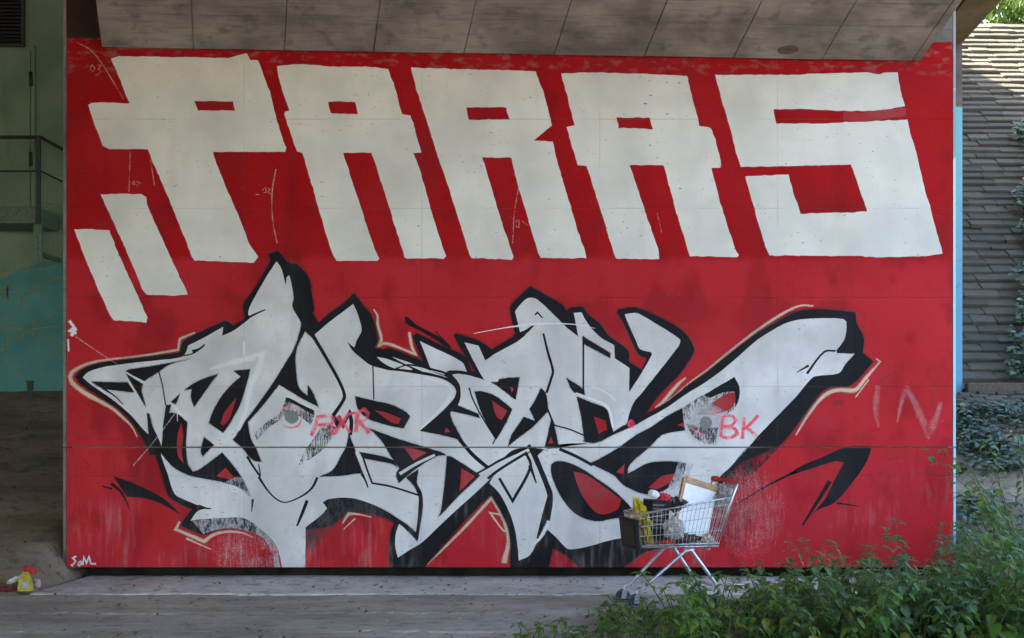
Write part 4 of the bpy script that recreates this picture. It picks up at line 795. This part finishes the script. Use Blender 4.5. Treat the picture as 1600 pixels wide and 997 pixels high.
# sunny bushes on top of the bank
def bush(x, y, z, r, seed, label):
    rnd = random.Random(seed); st = MB(); lf = MB()
    for i in range(7):
        a = rnd.uniform(0, 6.28); tip = Vector((math.cos(a)*r*.7, math.sin(a)*r*.7, r*rnd.uniform(.8, 1.5))); st.tube([(0, 0, -.1), tip*.5+Vector((0, 0, .1)), tip], [.05, .03, .01], 6)
    cl = [(Vector((rnd.gauss(0, .5), rnd.gauss(0, .5), rnd.uniform(.2, 1.5)))*r, rnd.uniform(.22, .45)*r) for _ in range(26)]
    for i in range(2600):
        c, q = rnd.choice(cl); d = Vector((rnd.gauss(0, 1), rnd.gauss(0, 1), rnd.gauss(0, 1))).normalized(); p = c+d*q*rnd.random()**.4
        leaf(lf, p, d+Vector((rnd.uniform(-.6, .6), rnd.uniform(-.6, .6), -.2)), Vector((0, 0, 1)), rnd.uniform(.10, .18), .08, rnd)
    e = empty('bush', (x, y, z), 0, label, 'bush'); st.build('trunk', M['stem'], e); lf.build('crown', M['sunleaf'], e)
zt = zb1
for (px, dy, r, s_, lb) in ((1560, 2.0, 1.3, 1, 'sunlit bush above the block slope beside the deck edge'), (1625, 1.2, 1.2, 2, 'sunlit bush at the top right corner'), (1700, 2.6, 1.6, 3, 'sunlit bush beyond the right edge on the bank')):
    y = yb1+dy; bush((px-800)*(D0+y)/F_PX, y, zt, r, s_, lb)

# ------------------------------------------------------------------ shopping trolley
M['chrome'] = simple('zinc_wire', (.48, .49, .51), .35, .85, .35, 40)
M['tube'] = simple('zinc_tube', (.55, .56, .60), .35, .8, .2, 25)
M['rubber'] = simple('grey_rubber', (.05, .05, .052), .7)
M['redplastic'] = simple('red_plastic', (.45, .02, .03), .4)
M['blackplastic'] = simple('black_plastic', (.009, .009, .010), .55, 0, .3, 30, .2)
TH = R(15)
O = Vector((.848, -1.24, -.037)); CU = Vector((math.cos(TH), math.sin(TH), 0)); CV = Vector((math.sin(TH), -math.cos(TH), 0)); CZ = Vector((0, 0, 1))
def cw(u, v, z): return CU*u + CV*v + CZ*z                            # u: front to rear, v: far to near side
tr = empty('shopping_trolley', O, 0, 'wire shopping trolley with red handle parked before the graffiti', 'trolley')
# basket corners (u, v, z): front narrower and lower
def bas(u, s_, t):      # u 0..1 front->rear, s_ 0..1 far->near, t 0..1 bottom->top
    lo = Vector((.03+.56*u, (.055 if u == 0 else 0)*1, 0))
    wf, wr = .30, .44
    w0 = wf+(wr-wf)*u; w1 = .34+(.50-.34)*u; w = w0+(w1-w0)*t
    zb_ = .455-.0*u; zt_ = .70+.12*u
    uu = (.02+.58*u)*(1-t) + (.0+.70*u)*t
    return cw(uu, .17+(s_-.5)*w, zb_+(zt_-zb_)*t)
wire = MB(); rim = MB()
def ln(mb_, pts, r, n=5): mb_.tube(pts, r, n)
for t in (1.0,): ln(rim, [bas(0, 0, t), bas(1, 0, t), bas(1, 1, t), bas(0, 1, t), bas(0, 0, t)], .0075, 6)
for t in (0.0, .06): ln(rim, [bas(0, 0, t), bas(1, 0, t), bas(1, 1, t), bas(0, 1, t), bas(0, 0, t)], .006, 6)
for t in (.33, .62, .86): ln(wire, [bas(0, 0, t), bas(1, 0, t), bas(1, 1, t), bas(0, 1, t), bas(0, 0, t)], .0026)
for s_ in (0, 1):
    for i in range(22): u = i/21; ln(wire, [bas(u, s_, 0), bas(u, s_, 1)], .0019, 4)
for e in (0, 1):
    for i in range(1, 12): s_ = i/12; ln(wire, [bas(e, s_, 0), bas(e, s_, 1)], .0026, 4)
for i in range(1, 14): s_ = i/14; ln(wire, [bas(0, s_, 0), bas(1, s_, 0)], .0028, 4)
for i in range(1, 9): ln(wire, [bas(i/9, 0, 0), bas(i/9, 1, 0)], .003, 4)
rim.build('rim', M['chrome'], tr, True); wire.build('wire_mesh', M['chrome'], tr)
# child seat flap near the handle
fl = MB(); q0, q1 = bas(.93, .12, .95), bas(.93, .88, .95)
for i in range(9): p = q0.lerp(q1, i/8); ln(fl, [p, p+CU*.10+CZ*.10-CV*0], .0028, 4)
ln(fl, [q0+CU*.10+CZ*.10, q1+CU*.10+CZ*.10], .005); fl.build('child_seat_flap', M['chrome'], tr)
# handle with its arms
hd = MB(); h0, h1 = cw(.76, -.07, .93), cw(.76, .41, .93)
hd.tube([h0, h0.lerp(h1, .16), h0.lerp(h1, .17), h1], [.024, .024, .0135, .0135], 10); hd.build('handle', M['redplastic'], tr, True)
for s_, h in ((0, h0.lerp(h1, .05)), (1, h0.lerp(h1, .95))): ar = MB(); ar.tube([bas(1, s_, .25), bas(1, s_, 1), h], .011, 8); ar.build('handle_arm', M['tube'], tr, True)
# advertising panel at the front
tp = NT('advert_print'); xx = tp.noise(14, 4); c_ = tp.mix(tp.mapr(xx, .4, .6), (.014, .022, .009), (.026, .017, .011)); c_ = tp.mix(tp.mapr(tp.noise(26, 3), .55, .65), c_, (.010, .016, .007)); M['advert'] = tp.done(c_, .5, None, spec=.15)
fp = MB(); a0, a1 = bas(0, 0, 0), bas(0, 1, 0); b0_, b1_ = bas(0, 0, .98), bas(0, 1, .98)
off = -CU*.018
def pq(s_, t, d): return (a0.lerp(a1, s_)).lerp(b0_.lerp(b1_, s_), t) + off - CU*d
def plate(mb_, s0, s1, t0, t1, d0, d1):
    v = [pq(s0, t0, d0), pq(s1, t0, d0), pq(s1, t1, d0), pq(s0, t1, d0), pq(s0, t0, d1), pq(s1, t0, d1), pq(s1, t1, d1), pq(s0, t1, d1)]
    mb_.add(v, [(0,1,2,3), (7,6,5,4), (0,4,5,1), (1,5,6,2), (2,6,7,3), (3,7,4,0)])
plate(fp, -.06, 1.06, -.06, .86, 0, .022); pn = fp.build('front_panel', M['blackplastic'], tr)
fp = MB(); plate(fp, .04, .96, .06, .74, .0225, .025); fp.build('poster', M['advert'], pn)
# chassis
ch = MB()
wf = {0: cw(.0, .03, .115), 1: cw(.0, .31, .115)}; wr = {0: cw(.60, -.04, .115), 1: cw(.60, .40, .115)}
for s_ in (0, 1):
    k = bas(.62, s_, 0)-CZ*.02
    ch.tube([wf[s_]+CZ*.02, wf[s_]+CU*.03+CZ*.03, k-CU*.03-CZ*.012, k+CU*.04], [.012, .0135, .0135, .012], 8)
    ch.tube([k-CU*.04, k+CU*.02-CZ*.008, wr[s_]-CU*.0+CZ*.03, wr[s_]], .0135, 8)
ch.tube([wf[0]+CU*.1+CZ*.075, wf[1]+CU*.1+CZ*.075], .009, 8); ch.tube([wr[0]+CZ*.035, wr[1]+CZ*.035], .010, 8)
ch.tube([wr[0]+CU*.02+CZ*.05, wr[0]+CU*.2+CZ*.05, wr[1]+CU*.2+CZ*.05, wr[1]+CU*.02+CZ*.05], .008, 8)
ch.build('chassis', M['tube'], tr, True)
def wheel(c):
    mb_ = MB(); n = 18; prof = [(.030, -.012), (.050, -.014), (.057, -.007), (.057, .007), (.050, .014), (.030, .012)]
    v = []; f = []
    for i in range(n):
        a = 2*math.pi*i/n; rad = CU*math.cos(a)+CZ*math.sin(a)
        for r, w in prof: v.append(c+rad*r+CV*w)
    m = len(prof)
    for i in range(n):
        for j in range(m): f.append((i*m+j, i*m+(j+1) % m, ((i+1) % n)*m+(j+1) % m, ((i+1) % n)*m+j))
    mb_.add(v, f); w_ = mb_.build('wheel', M['rubber'], tr, True)
    hb = MB(); hb.tube([c-CV*.016, c+CV*.016], .0295, 14); hb.build('hub', M['rubber'], w_)
    fk = MB()
    for s_ in (-1, 1): fk.add([c+CV*.019*s_+CU*a+CZ*z for a, z in ((-.02, -.012), (.02, -.012), (.03, .05), (-.01, .05))] + [c+CV*.022*s_+CU*a+CZ*z for a, z in ((-.02, -.012), (.02, -.012), (.03, .05), (-.01, .05))], [(0,1,2,3), (7,6,5,4), (0,4,5,1), (1,5,6,2), (2,6,7,3), (3,7,4,0)])
    fk.tube([c+CU*.01+CZ*.052-CV*.024, c+CU*.01+CZ*.052+CV*.024], .007, 8); fk.build('fork', M['tube'], w_); sp = MB(); sp.tube([c+CU*.012+CZ*.045, c+CU*.018+CZ*.085], .010, 8); sp.build('spindle', M['tube'], w_)
for s_ in (0, 1):
    wheel(wf[s_]*1+CZ*(-.058)+CU*-.02); wheel(wr[s_]*1+CZ*(-.058)+CU*-.005)
# ---- load of the trolley (things of their own)
def world_empty(name, p, label, cat): return empty(name, O+p, 0, label, cat)
def crumple(name, center, rx, ry, rz_, seed, amp, mat, label, cat, tilt=(0, 0, 0)):
    bm = bmesh.new(); bmesh.ops.create_icosphere(bm, subdivisions=4, radius=1)
    for v in bm.verts:
        n0 = v.co.normalized(); q = n0*1.4+Vector((seed, 0, 0)); k = 1 + amp*(abs(noise.noise(q*1.7))*1.6-.5) + amp*.6*(abs(noise.noise(q*4.5))-.3) + amp*.25*noise.noise(q*11)
        v.co = Vector((n0.x*rx*k, n0.y*ry*k, n0.z*rz_*k))
    o = bm_obj(name, bm, mat); o.location = O+center; o.rotation_euler = tilt; tag(o, label, cat); return o
M['yellowbag'] = simple('yellow_plastic_film', (.50, .38, .03), .45, 0, .45, 22)
tcl = NT('clear_plastic_film'); cf = tcl.noise(20, 4); M['clearbag'] = tcl.done(tcl.mix(tcl.mapr(cf, .4, .62), (.62, .62, .64), (.42, .38, .34)), .22, cf, .6, .02, .6); tcl.put(tcl.b.inputs['Alpha'], tcl.mapr(cf, .3, .7, .35, .9))
ctr = lambda u, s_, t: bas(u, s_, t)
o = crumple('yellow_bag', ctr(.10, .60, .55)+CZ*.02, .055, .10, .17, 3.1, .45, M['yellowbag'], 'crumpled yellow plastic bag standing in the front of the trolley', 'bag', (R(8), R(-14), TH))
# peaked top of the yellow bag
pk = MB(); c = Vector((0, 0, 0)); pk.add([(-.045, -.05, .10), (.05, -.03, .09), (.045, .05, .10), (-.04, .05, .10), (-.03, .0, .235), (.005, .01, .20)], [(0, 1, 5, 4), (1, 2, 5), (2, 3, 4, 5), (3, 0, 4)]); pko = pk.build('top', M['yellowbag'], o)
# black ribbed crate standing behind the bag
cr = world_empty('black_crate', ctr(.28, .45, .35), 'black ribbed plastic crate standing in the middle of the trolley', 'crate')
cb = MB(); cb.box(-.075, -.09, -.06, .075, .09, .24, .008); cb.build('body', M['blackplastic'], cr)
for i in range(7): cb = MB(); cb.box(-.06, -.096, .03+.028*i, .03, -.091, .042+.028*i); cb.build('rib', simple('grey_rib', (.10, .10, .07), .5) if i == 0 else bpy.data.materials['grey_rib'], cr)
cr.rotation_euler = (0, R(4), TH)
sp_ = crumple('white_cup', ctr(.25, .5, 1)+CZ*.105, .045, .045, .028, 8.3, .12, simple('white_plastic', (.72, .72, .70), .4), 'white round plastic dish on top of the black crate', 'dish', (R(20), R(15), 0))
crumple('red_cloth', ctr(.36, .5, 1)+CZ*.055, .055, .05, .045, 12.0, .35, simple('red_cloth_weave', (.50, .025, .035), .8), 'crumpled red cloth beside the white dish', 'cloth')
crumple('dark_bag', ctr(.52, .45, .8)+CZ*.05, .075, .09, .06, 16.0, .4, simple('dark_film', (.025, .025, .028), .4), 'crumpled dark bag behind the clear bag in the trolley', 'bag')
crumple('clear_bag', ctr(.46, .74, .42), .085, .075, .085, 21.0, .35, M['clearbag'], 'crumpled clear plastic bag in the middle of the trolley', 'bag')
crumple('red_packet', ctr(.38, .72, .10), .065, .05, .018, 25.0, .3, simple('red_film', (.55, .02, .02), .35), 'flat red packet on the bottom of the trolley', 'packet')
crumple('brown_rags', ctr(.62, .55, .16), .13, .12, .04, 31.0, .5, simple('brown_rag', (.10, .08, .07), .9, 0, .5, 25), 'dark brown rags on the bottom of the trolley', 'rags')
crumple('pale_packet', ctr(.90, .78, .12)-CZ*.01, .05, .06, .06, 35.0, .35, simple('pale_film', (.48, .42, .34), .6, 0, .5, 30), 'pale crumpled packet in the rear corner of the trolley', 'packet')
crumple('grey_bag', ctr(.985, .40, .95)+CU*.07+CZ*.0, .07, .13, .10, 41.0, .4, M['clearbag'], 'translucent grey bag hanging behind the trolley handle', 'bag')
bo = world_empty('framed_board', ctr(.72, .62, .18)+CZ*.0, 'white board with tan wooden frame leaning in the trolley', 'board')
bo.rotation_euler = (R(-10), R(17), TH)
bw, bh = .27, .42
mb = MB(); mb.box(-bw/2+.003, -.010, .003, bw/2-.003, .012, bh-.003); mb.build('sheet', simple('white_board_face', (.80, .80, .82), .5, 0, .05), bo)
M['tan'] = simple('tan_wood', (.42, .24, .12), .6)
for (x0, z0, x1, z1) in ((-bw/2-.022, 0, -bw/2+.003, bh), (-bw/2+.0032, bh-.035, bw/2, bh+.012), (-bw/2+.0032, -.008, bw/2, .010)): mb = MB(); mb.box(x0, -.016, z0, x1, .02, z1, .002); mb.build('frame_bar', M['tan'] if z1 > .1 else M['blackplastic'], bo)

# ------------------------------------------------------------------ litter at the left
def lat(px, py):                       # on the left bank: find ground under the pixel
    for i in range(400):
        y = -3 + i*.02; p = at(px, py, y)
        if terrain(p.x, y) >= p.z: return Vector((p.x, y, terrain(p.x, y)))
    return at(px, py, -1)
g = lat(40, 924)
yp = empty('drink_carton', g, R(10), 'yellow gable-top carton lying among litter at the left edge', 'carton')
mb = MB(); w, d_, h = .055, .05, .09
mb.add([(-w, -d_, 0), (w, -d_, 0), (w, d_, 0), (-w, d_, 0), (-w*.8, -d_, h), (w*.75, -d_, h), (w*.75, d_, h), (-w*.8, d_, h), (-w*.4, 0, h+.055), (w*.4, 0, h+.055)], [(0,3,2,1), (0,1,5,4), (1,2,6,5), (2,3,7,6), (3,0,4,7), (4,5,9,8), (6,7,8,9), (5,6,9), (7,4,8)])
mb.build('body', simple('yellow_card', (.42, .34, .04), .6), yp); mb = MB(); mb.box(-.02, -.0525, .03, .025, -.0505, .07); mb.build('label_patch', simple('grey_print', (.35, .37, .38), .6), yp)
def lit(name, px, py, dz, rx, ry, rz_, seed, mat, label, cat, tilt=(0, 0, 0)):
    p = lat(px, py)+Vector((0, 0, dz)); o = crumple(name, p-O, rx, ry, rz_, seed, .3, mat, label, cat, tilt)
lit('red_bag', 46, 921, .150, .06, .045, .03, 51, simple('red_litter_film', (.42, .03, .025), .5), 'crumpled red bag lying on the yellow carton', 'bag', (0, R(25), 0))
lit('white_bottle', 22, 922, .075, .065, .03, .022, 55, simple('white_litter', (.55, .55, .54), .4), 'white plastic bottle leaning on the yellow carton', 'bottle', (0, R(-25), 0))
lit('red_wrapper', 10, 925, .02, .075, .04, .022, 58, simple('dark_red_litter', (.16, .02, .02), .6), 'dark red wrapper on the ground left of the carton', 'wrapper')
lit('pale_wrapper', 58, 923, .03, .03, .03, .035, 61, simple('pink_litter', (.40, .30, .30), .6), 'pale wrapper on the ground right of the carton', 'wrapper')

# dry leaves, twigs and grit lying on the paving and the bank
rd = random.Random(77); mb = MB(); m2 = MB()
def surf(x, y):
    if -3.5 < x < 4.2 and y > -.9: return .004
    if y < -.95: return .0
    return terrain(x, y)
for i in range(1500):
    y = rd.uniform(-3.4, -.1) if i % 3 else rd.uniform(-.8, 3.5); k = (D0+y)/F_PX
    x = (rd.uniform(0, 1250)-800)*k if i % 3 else (rd.uniform(-10, 110)-800)*k
    if noise.noise(Vector((x*1.4, y*2.5, 3))) < rd.uniform(-.5, .35): continue
    z = surf(x, y) if not (i % 3 == 0) else terrain(x, y)+.004; L = rd.uniform(.008, .032); a = rd.uniform(0, 6.28); p = Vector((x, y, z))
    if rd.random() < .5: leaf(mb, p, Vector((math.cos(a), math.sin(a), rd.uniform(0, .4))), Vector((0, 0, 1)), L*1.8, L, rd, -.1)
    else:
        h = L*.35; q = [p+Vector((math.cos(a+t)*L*rd.uniform(.3, .6), math.sin(a+t)*L*rd.uniform(.3, .6), 0)) for t in (0, 1.6, 3.1, 4.7)]
        m2.add(q+[p+Vector((0, 0, h))], [(0, 1, 4), (1, 2, 4), (2, 3, 4), (3, 0, 4)])
tag(mb.build('dry_leaves', simple('dry_leaf_brown', (.16, .10, .05), .9, 0, .5, 12)), 'dry brown leaf litter scattered over the paving', 'leaf litter', None, 'stuff')
tag(m2.build('grit', simple('grey_grit', (.20, .18, .16), .95, 0, .6, 9)), 'small stones and grit scattered over the paving', 'grit', None, 'stuff')

# loose soil under the undergrowth
v = []; f = []; nx_, ny_ = 60, 30
for j in range(ny_+1):
    for i in range(nx_+1):
        x = .55+5.6*i/nx_; y = -3.9+2.7*j/ny_
        edge = min(1, (x-.55)/1.2, (j/ny_)*3, (1-j/ny_)*2.2+max(0, (x-3.2)*.6))
        v.append((x, y, -.05 + .085*ss(0, 1, edge) + .03*noise.noise(Vector((x*2, y*2, 1)))))
for j in range(ny_):
    for i in range(nx_): f.append((j*(nx_+1)+i, j*(nx_+1)+i+1, (j+1)*(nx_+1)+i+1, (j+1)*(nx_+1)+i))
tag(mesh_obj('soil_bed', v, f, M['dirt'], None, True), kind='structure')
